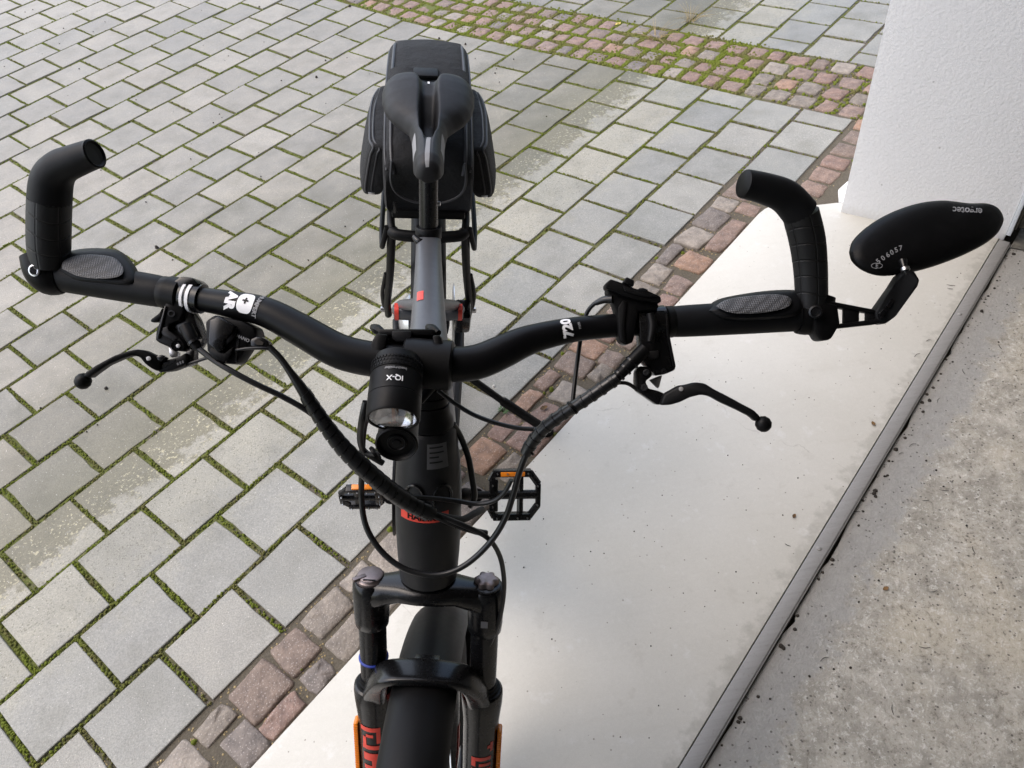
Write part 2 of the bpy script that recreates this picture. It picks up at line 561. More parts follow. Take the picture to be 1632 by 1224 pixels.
# ------------------------------------------------------------------ mesh helpers
def obj(name, verts, faces, mat, parent=None, smooth_angle=40, smooth_on=True):
    me = bpy.data.meshes.new(name)
    me.from_pydata([tuple(v) for v in verts], [], faces)
    me.validate()
    bm = bmesh.new()
    bm.from_mesh(me)
    bmesh.ops.recalc_face_normals(bm, faces=bm.faces)
    bm.to_mesh(me)
    bm.free()
    if smooth_on:
        me.polygons.foreach_set('use_smooth', [True] * len(me.polygons))
        me.set_sharp_from_angle(angle=radians(smooth_angle))
    me.materials.append(M[mat] if isinstance(mat, str) else mat)
    o = bpy.data.objects.new(name, me)
    COL.objects.link(o)
    if parent is not None:
        adopt(o, parent)
    return o

def adopt(o, parent):
    o.parent = parent
    w = Matrix.Identity(4)
    p = parent
    chain = []
    while p is not None:
        chain.append(p)
        p = p.parent
    root = chain[-1]
    # every part is modelled in world coordinates; only the root Empty is moved
    o.matrix_parent_inverse = Matrix.Translation(-Vector(root.location)) if parent is root else Matrix.Identity(4)

def empty(name, loc):
    e = bpy.data.objects.new(name, None)
    e.location = loc
    e.empty_display_size = 0.1
    COL.objects.link(e)
    return e

def tag(o, label=None, cat=None, group=None, kind=None):
    if label: o['label'] = label
    if cat: o['category'] = cat
    if group: o['group'] = group
    if kind: o['kind'] = kind
    return o

class MB:
    def __init__(s):
        s.v, s.f = [], []
    def add(s, vf):
        n = len(s.v)
        s.v += vf[0]
        s.f += [tuple(i + n for i in f) for f in vf[1]]
        return s
    def build(s, name, mat, parent=None, **k):
        return obj(name, s.v, s.f, mat, parent, **k)

def catmull(pts, sub=6):
    """pts: list of (Vector, radius...) tuples or Vectors; returns a denser list"""
    P = [tuple(p) if not isinstance(p, tuple) else p for p in pts]
    out = []
    n = len(P)
    for i in range(n - 1):
        p0, p1, p2, p3 = P[max(i - 1, 0)], P[i], P[i + 1], P[min(i + 2, n - 1)]
        for k in range(sub):
            t = k / sub
            out.append(tuple(0.5 * ((2 * b) + (-a + c) * t + (2 * a - 5 * b + 4 * c - d) * t * t + (-a + 3 * b - 3 * c + d) * t ** 3)
                             for a, b, c, d in zip(p0, p1, p2, p3)))
    out.append(P[-1])
    return out

def tube(pts, rad, seg=12, sub=6, ref=None, sx=1.0, cap=True):
    """pts: Vectors; rad: number or list per point; sx widens the section along ref"""
    if not isinstance(rad, (list, tuple)):
        rad = [rad] * len(pts)
    P = [(p.x, p.y, p.z, r) for p, r in zip(pts, rad)]
    D = catmull(P, sub) if len(P) > 2 and sub > 1 else P
    C = [Vector(d[:3]) for d in D]
    R = [d[3] for d in D]
    vv, ff = [], []
    prev = None
    for i, c in enumerate(C):
        t = (C[min(i + 1, len(C) - 1)] - C[max(i - 1, 0)]).normalized()
        if ref is not None:
            x = (ref - t * ref.dot(t)).normalized()
        elif prev is None:
            a = Vector((0, 0, 1)) if abs(t.z) < 0.9 else Vector((1, 0, 0))
            x = (a - t * a.dot(t)).normalized()
        else:
            x = (prev - t * prev.dot(t)).normalized()
        prev = x
        y = t.cross(x)
        for k in range(seg):
            an = 2 * pi * k / seg
            vv.append(c + x * (cos(an) * R[i] * sx) + y * (sin(an) * R[i]))
    n = len(C)
    for i in range(n - 1):
        for k in range(seg):
            a, b = i * seg + k, i * seg + (k + 1) % seg
            ff.append((a, b, b + seg, a + seg))
    if cap:
        ff.append(tuple(range(seg - 1, -1, -1)))
        ff.append(tuple((n - 1) * seg + k for k in range(seg)))
    return vv, ff

def lathe(origin, axis, prof, seg=24, xref=None):
    """prof: list of (distance along axis, radius)"""
    axis = axis.normalized()
    a = xref if xref is not None else (Vector((0, 0, 1)) if abs(axis.z) < 0.9 else Vector((1, 0, 0)))
    x = (a - axis * a.dot(axis)).normalized()
    y = axis.cross(x)
    vv, ff = [], []
    for z, r in prof:
        for k in range(seg):
            an = 2 * pi * k / seg
            vv.append(origin + axis * z + x * (cos(an) * max(r, 1e-5)) + y * (sin(an) * max(r, 1e-5)))
    for i in range(len(prof) - 1):
        for k in range(seg):
            p, q = i * seg + k, i * seg + (k + 1) % seg
            ff.append((p, q, q + seg, p + seg))
    ff.append(tuple(range(seg - 1, -1, -1)))
    ff.append(tuple((len(prof) - 1) * seg + k for k in range(seg)))
    return vv, ff

def loft(sections, cap=True, closed=True):
    vv, ff = [], []
    m = len(sections[0])
    for s in sections:
        vv += list(s)
    for i in range(len(sections) - 1):
        for k in range(m if closed else m - 1):
            a, b = i * m + k, i * m + (k + 1) % m
            ff.append((a, b, b + m, a + m))
    if cap and closed:
        ff.append(tuple(range(m - 1, -1, -1)))
        ff.append(tuple((len(sections) - 1) * m + k for k in range(m)))
    return vv, ff

def superell(c, x, y, a, b, p=3.0, seg=24):
    out = []
    for k in range(seg):
        an = 2 * pi * k / seg
        ca, sa = cos(an), sin(an)
        out.append(c + x * (a * math.copysign(abs(ca) ** (2 / p), ca)) + y * (b * math.copysign(abs(sa) ** (2 / p), sa)))
    return out

def bevelled(verts, faces, w, seg=2):
    bm = bmesh.new()
    vs_ = [bm.verts.new(v) for v in verts]
    for f in faces:
        bm.faces.new([vs_[i] for i in f])
    bmesh.ops.recalc_face_normals(bm, faces=bm.faces)
    bmesh.ops.bevel(bm, geom=list(bm.edges), offset=w, segments=seg, profile=0.5, affect='EDGES', clamp_overlap=True)
    bm.verts.index_update()
    v = [x.co.copy() for x in bm.verts]
    f = [tuple(q.index for q in fa.verts) for fa in bm.faces]
    bm.free()
    return v, f

def box(c, ex, ey, ez, dx, dy, dz, bev=0.0, seg=2):
    ex, ey, ez = ex.normalized(), ey.normalized(), ez.normalized()
    vv = [c + ex * (sx * dx / 2) + ey * (sy * dy / 2) + ez * (sz * dz / 2) for sx in (-1, 1) for sy in (-1, 1) for sz in (-1, 1)]
    ff = [(0, 1, 3, 2), (4, 6, 7, 5), (0, 4, 5, 1), (2, 3, 7, 6), (0, 2, 6, 4), (1, 5, 7, 3)]
    return bevelled(vv, ff, bev, seg) if bev else (vv, ff)

def prism(poly, off, bev=0.0, seg=2):
    """poly: list of Vectors, off: Vector of extrusion"""
    n = len(poly)
    vv = list(poly) + [p + off for p in poly]
    ff = [tuple(range(n)), tuple(range(2 * n - 1, n - 1, -1))] + [(i, (i + 1) % n, n + (i + 1) % n, n + i) for i in range(n)]
    return bevelled(vv, ff, bev, seg) if bev else (vv, ff)

def slab(pxs, depth, thick, bev=0.002, seg=2):
    """plate seen as the polygon pxs of the photograph at its real depth, thick metres through"""
    if not isinstance(depth, (list, tuple)):
        depth = [depth] * len(pxs)
    return prism([at(x, y, d) for (x, y), d in zip(pxs, depth)], FW * thick, bev, seg)

def text(name, body, origin, ex, ey, size, mat, parent, thick=0.0003, bend=None, bold=0.02):
    cu = bpy.data.curves.new(name, 'FONT')
    cu.body = body
    cu.size = size
    cu.align_x = 'CENTER'
    cu.align_y = 'CENTER'
    cu.extrude = thick
    cu.resolution_u = 3
    cu.offset = size * bold
    tmp = bpy.data.objects.new(name + '_c', cu)
    COL.objects.link(tmp)
    dg = bpy.context.evaluated_depsgraph_get()
    me = bpy.data.meshes.new_from_object(tmp.evaluated_get(dg))
    bpy.data.objects.remove(tmp)
    bpy.data.curves.remove(cu)
    ex, ey = ex.normalized(), ey.normalized()
    ez = ex.cross(ey)
    for v in me.vertices:
        x, y, z = v.co
        if bend:
            v.co = bend(x, y, z)
        else:
            v.co = origin + ex * x + ey * y + ez * z
    me.materials.clear()
    me.materials.append(M[mat])
    o = bpy.data.objects.new(name, me)
    COL.objects.link(o)
    adopt(o, parent)
    return o

# ------------------------------------------------------------------ the yard: joint bed, pavers, cobbles
def sheet(name, us, rs, z, mat):
    vv = [G(u, r, z) for r in rs for u in us]
    n = len(us)
    ff = [(j * n + i, j * n + i + 1, (j + 1) * n + i + 1, (j + 1) * n + i) for j in range(len(rs) - 1) for i in range(n - 1)]
    return obj(name, vv, ff, mat)

def bed_z(r):
    return -0.010
rs = [-0.6, -0.3] + [0.25 * i for i in range(0, 33)] + [9, 11, 14, 20, 40, 80]
us = [-80, -20, -8, -4, -2, -1, 0, 1, 2, 3, 4, 5, 6, 8, 12, 20, 80]
tag(sheet('ground', [-80, 80], [-60, -0.2], -0.14, 'joint'), kind='structure')
yard = sheet('paved_yard', us, rs, -0.0050, 'joint')
tag(yard, 'paved yard of square grey concrete pavers with mossy joints', kind='structure')

def paver_mesh(lx, ly, seed):
    rnd = random.Random(seed)
    bm = bmesh.new()
    hx, hy, zt = lx / 2, ly / 2, 0.0
    ring = []
    for (sx, sy) in ((-1, -1), (1, -1), (1, 1), (-1, 1)):
        cx, cy = sx * hx + rnd.uniform(-.0016, .0016), sy * hy + rnd.uniform(-.0016, .0016)
        ring.append((cx, cy))
    outer = []
    for i in range(4):
        a, b = Vector(ring[i]), Vector(ring[(i + 1) % 4])
        for k in range(4):
            t = k / 4
            p = a.lerp(b, t)
            if k == 0:
                p *= 1 - 0.004 - rnd.random() * 0.008 - (0.02 if rnd.random() < .12 else 0)
            else:
                nrm = Vector((b.y - a.y, a.x - b.x)).normalized()
                p -= nrm * (rnd.uniform(0, 0.0016) + (0.003 if rnd.random() < .06 else 0))
            outer.append(p)
    lv = [[bm.verts.new((p.x, p.y, -0.035)) for p in outer],
          [bm.verts.new((p.x, p.y, -0.0042 - rnd.random() * .0015)) for p in outer],
          [bm.verts.new((p.x * 0.991, p.y * 0.991, -0.0010)) for p in outer],
          [bm.verts.new((p.x * 0.972, p.y * 0.972, 0.0)) for p in outer]]
    for a, b in zip(lv, lv[1:]):
        for i in range(16):
            j = (i + 1) % 16
            bm.faces.new((a[i], a[j], b[j], b[i]))
    bm.faces.new(lv[-1])
    for f in bm.faces:
        f.smooth = False
    me = bpy.data.meshes.new('paver')
    bm.to_mesh(me)
    bm.free()
    me.materials.append(M['paver'])
    return me

JO = 0.0108
full = [paver_mesh(PL - JO, PW - JO, i) for i in range(7)]
half = [paver_mesh(PL / 2 - JO, PW - JO, 40 + i) for i in range(4)]
places = []            # (u centre, r centre, half?, seed)
for row in range(-1, 34):
    rc = (row + 0.5) * PW
    odd = (row % 2 == 0)                     # joints of rows 0, 2, ... sit on whole numbers
    start = 0.0 if odd else 0.5
    k = -16
    while True:
        u0 = start + k
        u1 = u0 + 1
        k += 1
        if u0 >= 14.99:
            break
        if row == -1 and u0 < 12.3:
            continue
        if u1 > 15.01:
            places.append(((u0 + 0.25) * PL, rc, True))
        else:
            places.append(((u0 + 0.5) * PL, rc, False))
    # beyond the cobble band
    k = 17
    uu = 17.1 + (0 if odd else 0.5)
    if not odd:
        places.append(((17.1 + 0.25) * PL, rc, True))
    while uu < 30:
        places.append(((uu + 0.5) * PL, rc, False))
        uu += 1

def surf_frame(u, r):
    e = 0.05
    du = (G(u + e, r) - G(u - e, r)).normalized()
    dr = (G(u, r + e) - G(u, r - e)).normalized()
    return du, dr, du.cross(dr).normalized()

scored = []
for (u, r, hf) in places:
    p = pix(G(u, r))
    vis = p is not None and -90 < p[0] < 1722 and -70 < p[1] < 1300
    if vis and p[0] > 1440 and p[1] < 300:
        vis = False                          # behind the wall
    scored.append((0 if not vis else 1 / p[2] ** 2, u, r, hf))
scored.sort(key=lambda s: -s[0])
rest = MB()
count = 0
rnd = random.Random(3)
for sc_, u, r, hf in scored:
    du, dr, dn = surf_frame(u, r)
    me = rnd.choice(half if hf else full)
    dz = rnd.uniform(-0.0024, 0.0022)
    tilt = Matrix.Rotation(rnd.uniform(-.012, .012), 4, 'X') @ Matrix.Rotation(rnd.uniform(-.012, .012), 4, 'Y') @ Matrix.Rotation(rnd.uniform(-.008, .008), 4, 'Z')
    mw = Matrix.Translation(G(u + rnd.uniform(-.0015, .0015), r + rnd.uniform(-.0012, .0012), dz)) @ Matrix((du, dr, dn)).transposed().to_4x4() @ tilt
    if sc_ > 0 and count < 300:
        o = bpy.data.objects.new('paver', me)
        COL.objects.link(o)
        o.parent = yard
        o.matrix_basis = mw
        count += 1
    elif -3 < u < 5.8 and r < 6.6:
        rest.add(([mw @ v.co for v in me.vertices], [tuple(f.vertices) for f in me.polygons]))
ro = rest.build('paver', 'paver', yard, smooth_on=False)
ro.name = 'outlying_pavers'
tag(ro, kind='stuff')

def cobble_mesh(lu, lr, seed, hgt=0.005):
    rnd = random.Random(seed)
    cor = [Vector((sx * lu / 2 * rnd.uniform(.86, 1.04), sy * lr / 2 * rnd.uniform(.84, 1.04))) for sx, sy in ((-1, -1), (1, -1), (1, 1), (-1, 1))]
    ring = []
    for i in range(4):
        a, b = cor[i], cor[(i + 1) % 4]
        for t in (0.045, 0.36, 0.64, 0.955):
            p = a.lerp(b, t)
            nrm = Vector((b.y - a.y, a.x - b.x)).normalized()
            bul = 0.0012 if t in (0.36, 0.64) else 0.0
            ring.append(p + nrm * (bul + rnd.uniform(-.0025, .0025)))
    vv, ff = [], []
    top = rnd.uniform(-.0015, 0.0035)
    tx, ty = rnd.uniform(-.05, .05), rnd.uniform(-.05, .05)
    for sc, z in ((1.0, -0.03), (1.01, -0.0055), (0.965, -0.0010), (0.90, 0.0008), (0.5, hgt * 0.35)):
        for p in ring:
            q = p * sc
            vv.append((q.x, q.y, z + top + tx * q.x + ty * q.y + (rnd.uniform(-.0016, .0016) if sc < 1 else 0)))
    m = len(ring)
    for i in range(4):
        for k in range(m):
            a, b = i * m + k, i * m + (k + 1) % m
            ff.append((a, b, b + m, a + m))
    vv.append((0, 0, top + hgt * 0.35))
    for k in range(m):
        ff.append((4 * m + k, 4 * m + (k + 1) % m, 5 * m))
    me = bpy.data.meshes.new('cobble')
    me.from_pydata(vv, [], ff)
    me.polygons.foreach_set('use_smooth', [True] * len(me.polygons))
    me.materials.append(M['cobble'])
    return me

cob_spots = []      # (u, r, lu, lr) for joints and moss
n_cob = 0
def cobble(u, r, lu, lr, parent, rot=0.0):
    global n_cob
    p = pix(G(u, r))
    if p is None or not (-60 < p[0] < 1700 and -60 < p[1] < 1290):
        return False
    me = cobble_mesh(lu, lr, 1000 + n_cob)
    n_cob += 1
    du, dr, dn = surf_frame(u, r)
    o = bpy.data.objects.new('cobble', me)
    COL.objects.link(o)
    o.parent = parent
    o.matrix_basis = Matrix.Translation(G(u, r, 0)) @ Matrix((du, dr, dn)).transposed().to_4x4() @ Matrix.Rotation(rot, 4, 'Z')
    cob_spots.append((u, r, lu, lr))
    return True

border = sheet('cobble_border', [-2, -1, 0, 1, 2, 2.6], [-0.172, -0.09, 0.0], -0.0045, 'joint')
tag(border, 'double row of reddish cobbles edging the pavers', kind='structure')
rnd = random.Random(11)
u = -0.6
while u < 2.40:                       # two uneven rows; the widths trade places along the strip
    w = rnd.uniform(0.078, 0.122)
    split = rnd.choice((0.40, 0.52, 0.60, 0.66, 0.34))
    tot = 0.164
    off = rnd.uniform(-.018, .018)
    cobble(u + w / 2, -0.006 - tot * split / 2, w - 0.006, tot * split - 0.007, border, rnd.uniform(-.05, .05))
    cobble(u + w / 2 + off, -0.006 - tot * split - tot * (1 - split) / 2, w - 0.010 + rnd.uniform(-.012, .004), tot * (1 - split) - 0.007, border, rnd.uniform(-.06, .06))
    u += w

band = sheet('cobble_band', [2.992, 3.2, 3.42], [-1.2, -0.4, 0, 1, 2, 3, 4, 5, 6, 7], -0.004, 'joint')
tag(band, 'band of mossy reddish cobbles crossing the yard', kind='structure')
for j in range(4):
    r = -0.62 + rnd.uniform(0, .05)
    while r < 3.6:
        ln = rnd.uniform(0.078, 0.115)
        cobble(3.0 + 0.0515 + j * 0.103 + rnd.uniform(-.005, .005), r + ln / 2, rnd.uniform(0.078, 0.09), ln - rnd.uniform(.014, .024), band, rnd.uniform(-.07, .07))
        r += ln
# cobbles between the last pavers and the wall
side_strip = sheet('cobble_edging', [2.36, 2.7, 2.99], [-0.42, -0.3, -0.2], -0.0035, 'joint')
tag(side_strip, 'short strip of orange cobbles at the foot of the white wall', kind='structure')
u = 2.47
while u < 2.97:
    w = rnd.uniform(0.085, 0.11)
    cobble(u + w / 2, -0.205 - 0.052, w - 0.01, 0.088, side_strip, rnd.uniform(-.05, .05))
    if u > 2.58:
        cobble(u + w / 2, -0.205 - 0.152, w - 0.012, 0.082, side_strip, rnd.uniform(-.05, .05))
    u += w

# moss cushions and crumbs in the joints
moss = MB()
crumbs = MB()
rnd = random.Random(23)
def lump(mb, c, r, flat=0.6):
    k = rnd.random() * pi
    vv = []
    for i in range(5):
        an = k + 2 * pi * i / 5
        q = r * rnd.uniform(.75, 1.2)
        vv.append(c + Vector((cos(an) * q, sin(an) * q, -r * 0.5)))
    for i in range(5):
        an = k + 0.6 + 2 * pi * i / 5
        q = r * rnd.uniform(.45, .75)
        vv.append(c + Vector((cos(an) * q, sin(an) * q, r * flat * rnd.uniform(.5, .9))))
    vv.append(c + Vector((0, 0, r * flat * 1.05)))
    ff = [(i, (i + 1) % 5, 5 + i) for i in range(5)] + [((i + 1) % 5, 5 + (i + 1) % 5, 5 + i) for i in range(5)] + [(5 + i, 5 + (i + 1) % 5, 10) for i in range(5)]
    mb.add((vv, ff))

def mossiness(u, r):
    base = 0.42 + 0.58 * min(1, max(0, (r - 0.02) / 0.4))
    patch = 0.5 + 0.5 * sin(u * 5.1 + 1.3 * sin(r * 3.7)) * cos(r * 4.3 + 0.9 * sin(u * 2.2))
    return base * (0.62 + 0.6 * patch)

def in_view(p):
    q = pix(p)
    return q is not None and -30 < q[0] < 1662 and -30 < q[1] < 1260

def joint_line(u0, r0, u1, r1, wid, dens=1.0):
    ln = math.hypot(u1 - u0, r1 - r0)
    p = pix(G((u0 + u1) / 2, (r0 + r1) / 2))
    if p is None or not (-60 < p[0] < 1700 and -60 < p[1] < 1300):
        return
    step = 0.0023 if p[2] < 1.9 else 0.0042 if p[2] < 3 else 0.0075
    n = int(ln / step)
    for i in range(n):
        t = (i + rnd.random()) / n
        u, r = u0 + (u1 - u0) * t, r0 + (r1 - r0) * t
        m = mossiness(u, r) * dens
        x = rnd.random()
        off = rnd.uniform(-wid, wid) * 0.46
        du = off * abs(r1 - r0) / ln
        dr_ = off * abs(u1 - u0) / ln
        if x < m:
            lump(moss, G(u + du, r + dr_, -0.0012 + rnd.uniform(-.001, .0020)), rnd.uniform(.0020, .0046))
        elif x < m + 0.25:
            lump(crumbs, G(u + du, r + dr_, -0.0065), rnd.uniform(.0015, .0035))
for (u, r, hf) in places:
    if r < -0.3 or r > 5.6:
        continue
    lu = PL / 2 if hf else PL
    joint_line(u - lu / 2, r - PW / 2, u - lu / 2, r + PW / 2, JO, 1.15)
    joint_line(u - lu / 2, r + PW / 2, u + lu / 2, r + PW / 2, JO, 0.85)
for (u, r, lu, lr) in cob_spots:
    strong = 1.0 if u > 2.95 and 0.25 < r else 0.30 if u > 2.95 else 0.02
    n = int(26 + 120 * strong)
    for i in range(n):
        a = rnd.random() * 4
        t = rnd.uniform(-.55, .55)
        e = rnd.uniform(0.0, 0.011)
        if a < 1: q = (t * lu, lr / 2 + e)
        elif a < 2: q = (t * lu, -lr / 2 - e)
        elif a < 3: q = (lu / 2 + e, t * lr)
        else: q = (-lu / 2 - e, t * lr)
        c = G(u + q[0], r + q[1], -0.002)
        if rnd.random() < strong:
            lump(moss, c + Vector((0, 0, rnd.uniform(-.003, .0045))), rnd.uniform(.0035, .0095))
        elif rnd.random() < 0.6:
            lump(crumbs, c + Vector((0, 0, -.003)), rnd.uniform(.0015, .004))
for i in range(4200):                # thick moss over the middle of the band
    r = rnd.uniform(0.35, 1.9)
    u = rnd.uniform(2.99, 3.44)
    k = 0.5 + 0.5 * sin(r * 6 + u * 9)
    if rnd.random() < k * 0.6:
        lump(moss, G(u, r, 0.001), rnd.uniform(.003, .007))
mo = moss.build('moss', 'moss', None, smooth_angle=80)
tag(mo, 'green moss filling the joints between the pavers', 'moss', kind='stuff')
cr = crumbs.build('joint_grit', 'straw', None, smooth_angle=60)
tag(cr, 'loose grit and dry plant crumbs in the stone joints', 'grit', kind='stuff')

# ------------------------------------------------------------------ threshold slab, rail, garage floor, wall
def poly_sheet(name, pts, ztop, thick, mat, bev):
    top = [G(u, r, ztop) for u, r in pts]
    v, f = prism(top, Vector((0, 0, -thick)), bev, 2)
    return obj(name, v, f, mat)
edge = [(2.30 + 0.12 * sin(a), -0.30 + 0.128 * cos(a)) for a in [i * pi / 2 / 6 for i in range(7)]]
apron_pts = [(-2.6, -0.172)] + edge + [(2.47, -0.36), (2.50, -0.45), (2.55, -0.833), (-2.6, -0.833)]
apron = poly_sheet('threshold_slab', apron_pts, 0.004, 0.08, 'apron', 0.0025)
tag(apron, kind='structure')

floor_pts = [(-2.6, -0.882)]
rndf = random.Random(5)
floor_pts = [(-2.6, -6.2), (3.2, -6.2), (3.2, -0.876)]
uu = 3.15
while uu > -2.6:
    floor_pts.append((uu, -0.8692 - rndf.random() ** 4 * 0.010 - (0.006 if 1.20 < uu < 1.30 else 0)))
    uu -= rndf.uniform(0.02, 0.06)
floor_pts.append((-2.6, -0.876))
gfl = poly_sheet('garage_floor', floor_pts, -0.006, 0.12, 'floor', 0.0)
tag(gfl, kind='structure')

rail = empty('threshold_rail', G(0.9, -0.85, 0.0))
tag(rail, 'worn grey steel rail lying along the edge of the threshold slab', 'rail')
v, f = box(G(0.1, -0.8505, 0.003), DU, DR, Vector((0, 0, 1)), 4.8, 0.030, 0.012, 0.0018)
obj('rail_bar', v, f, 'rail', rail)
v, f = box(G(0.1, -0.867, -0.006), DU, DR, Vector((0, 0, 1)), 4.79, 0.003, 0.022, 0.0)
obj('rail_flange', v, f, 'rail', rail)
for uu in (-0.55, 0.335, 1.233, 2.12):
    v, f = lathe(G(uu, -0.848, 0.0088), Vector((0, 0, 1)), [(0, .0058), (.0012, .0056), (.0024, .0038), (.0029, .001)], 14)
    obj('screw_head', v, f, 'rail', rail)

# white pier beside the door opening
wall = empty('garage_wall_pier', G(2.5, -0.6, 0))
tag(wall, 'white roughcast wall pier beside the garage opening', 'wall')
lean = -0.012
base = [(2.425, -0.391), (2.4335, -0.50), (2.515, -0.845), (3.9, -0.845), (3.9, -0.37)]
def wp(u, r, z):
    return G(u, r, 0) + DU * (0.010 * z) + DR * (lean * z) + Vector((0, 0, z))
cols = []
sect = []
for z in (0.0, 0.004, 0.02, 0.06, 0.15, 0.4, 0.9, 1.6, 2.4, 3.198):
    grow = 0.0 if z > 0.03 else 0.004
    sect.append([wp(u, r, z) for u, r in base])
v, f = loft(sect)
obj('plastered_face', v, f, 'plaster', wall, smooth_angle=30)
rndw = random.Random(9)
foot = [G(2.475, -0.390, 0), G(2.480, -0.362, 0), G(2.54, -0.334, 0), G(2.60, -0.340, 0), G(2.70, -0.372, 0), G(2.72, -0.395, 0)]
v, f = prism([p + Vector((0, 0, -0.01)) for p in foot], Vector((0, 0, 0.015)), 0.0015)
obj('wall_foot', v, f, 'plaster', wall)
# door frame edge and track
trk = empty('door_track', G(2.56, -0.88, 0))
tag(trk, 'galvanised garage door track with white edge strip beside the wall', 'door track')
v, f = box(G(2.527, -0.852, 1.2) + DR * (lean * 1.2), DU, DR, Vector((0, 0, 1)) + DR * lean, 0.03, 0.012, 2.36, 0.001)
obj('white_edge_strip', v, f, 'white_metal', trk)
v, f = box(G(2.558, -0.885, 1.2) + DR * (lean * 1.2), DU, DR, Vector((0, 0, 1)) + DR * lean, 0.012, 0.052, 2.34, 0.001)
obj('track_web', v, f, 'track', trk)
v, f = box(G(2.546, -0.862, 1.2) + DR * (lean * 1.2), DU, DR, Vector((0, 0, 1)) + DR * lean, 0.022, 0.004, 2.34, 0.0)
obj('track_lip', v, f, 'track', trk)
for z in (0.07, 0.13, 0.30, 0.55):
    v, f = box(G(2.5515, -0.885, z), DU, DR, Vector((0, 0, 1)), 0.0025, 0.009, 0.026, 0.0)
    obj('slot', v, f, 'dirt', trk)
for z in (0.10, 0.36):
    v, f = box(G(2.5505, -0.885, z + 0.06), DU, DR, Vector((0, 0, 1)), 0.005, 0.05, 0.03, 0.001)
    obj('bracket', v, f, 'track', trk)
    v, f = lathe(G(2.548, -0.883, z + 0.06), -DU, [(0, .008), (.003, .0075), (.006, .004), (.0065, .001)], 14)
    obj('bolt_head', v, f, 'silver', trk)
v, f = prism([G(2.49, -0.872, -0.004), G(2.50, -0.93, -0.004), G(2.62, -0.95, -0.004), G(2.62, -0.87, -0.004)], Vector((0, 0, 0.005)), 0.001)
obj('foot_plate', v, f, 'track', trk)

# the garage round the camera: it shades the bicycle's near side
def slab_box(name, u0, u1, r0, r1, z0, z1, mat):
    c = O0 + DU * ((u0 + u1) / 2) + DR * ((r0 + r1) / 2) + Vector((0, 0, (z0 + z1) / 2))
    v, f = box(c, DU, DR, Vector((0, 0, 1)), abs(u1 - u0), abs(r1 - r0), z1 - z0)
    return tag(obj(name, v, f, mat, smooth_on=False), kind='structure')
slab_box('garage_ceiling', -2.6, 3.9, -6.2, -0.82, 3.22, 3.45, 'dark_wood')
slab_box('house_facade', -5.0, 7.0, -0.82, -0.37, 3.20, 6.2, 'dull_white')
slab_box('garage_back_wall', -2.6, 3.9, -6.45, -6.2, -0.1, 3.45, 'dull_white')
slab_box('garage_side_wall', 3.1, 3.4, -6.2, -0.95, -0.1, 3.218, 'dull_white')
slab_box('garage_far_side_wall', -2.9, -2.6, -6.2, -0.37, -0.1, 3.198, 'dull_white')

# ------------------------------------------------------------------ the bicycle
bike = empty('bicycle', S(0.247, 0.0))
tag(bike, 'black and grey electric bicycle with red marks leaning on its kickstand', 'bicycle')
X3 = (BG, BV, BN)

def part(name, vf, mat, parent=None, **k):
    return obj(name, vf[0], vf[1], mat, parent or bike, **k)

# frame
head = part('head_tube', lathe(F(0, 0, 0), FA, [(0.016, .026), (0.020, .0325), (0.05, .0345), (0.09, .036), (0.14, .0355), (0.17, .0335), (0.190, .0305), (0.206, .0285), (0.210, .025)], 40), 'frame_dark')
part('headset_cover', lathe(F(0, 0, 0), FA, [(0.209, .0235), (0.212, .0265), (0.220, .0255), (0.226, .0225), (0.236, .0215)], 32), 'black_matte')
for i in range(3):
    part('headset_spacer', lathe(F(0, 0, 0.2365 + i * 0.0105), FA, [(0, .0195), (.0008, .0205), (.0092, .0205), (.010, .0195)], 28), 'black_plastic')
part('fork_race_seal', lathe(F(0, 0, 0), FA, [(0.004, .026), (0.006, .029), (0.0155, .029), (0.017, .026)], 32), 'black_matte')

def frame_tube(ctrl, p=2.6, seg=28, sub=6):
    """ctrl: (t, h, half lateral width, half height)"""
    D = catmull([tuple(c) for c in ctrl], sub)
    secs = []
    for i, d in enumerate(D):
        a, b = D[max(i - 1, 0)], D[min(i + 1, len(D) - 1)]
        tg = (S(b[0], b[1]) - S(a[0], a[1])).normalized()
        y = (BV - tg * BV.dot(tg)).normalized() if abs(tg.dot(BV)) < 0.95 else (BG - tg * BG.dot(tg)).normalized()
        secs.append(superell(S(d[0], d[1]), BN, y, d[2], d[3], p, seg))
    return loft(secs)
top_tube = part('top_tube', frame_tube([(0.515, 0.885, .030, .030), (0.60, 0.878, .033, .030), (0.72, 0.860, .029, .026), (0.86, 0.838, .0245, .022), (1.00, 0.818, .0215, .019), (1.085, 0.806, .021, .018)]), 'frame_grey')
part('down_tube', frame_tube([(0.495, 0.835, .031, .030), (0.56, 0.765, .036, .040), (0.66, 0.645, .041, .047), (0.78, 0.50, .042, .048), (0.90, 0.355, .041, .045)]), 'frame_dark')
seat_tube = part('seat_tube', tube([S(0.945, 0.32), S(1.02, 0.58), S(1.091, 0.829)], [.021, .0195, .0185], 20), 'frame_grey')
part('motor', frame_tube([(0.83, 0.30, .052, .055), (0.90, 0.29, .060, .085), (0.97, 0.285, .058, .075), (1.03, 0.29, .05, .04)], 3.0), 'black_plastic')
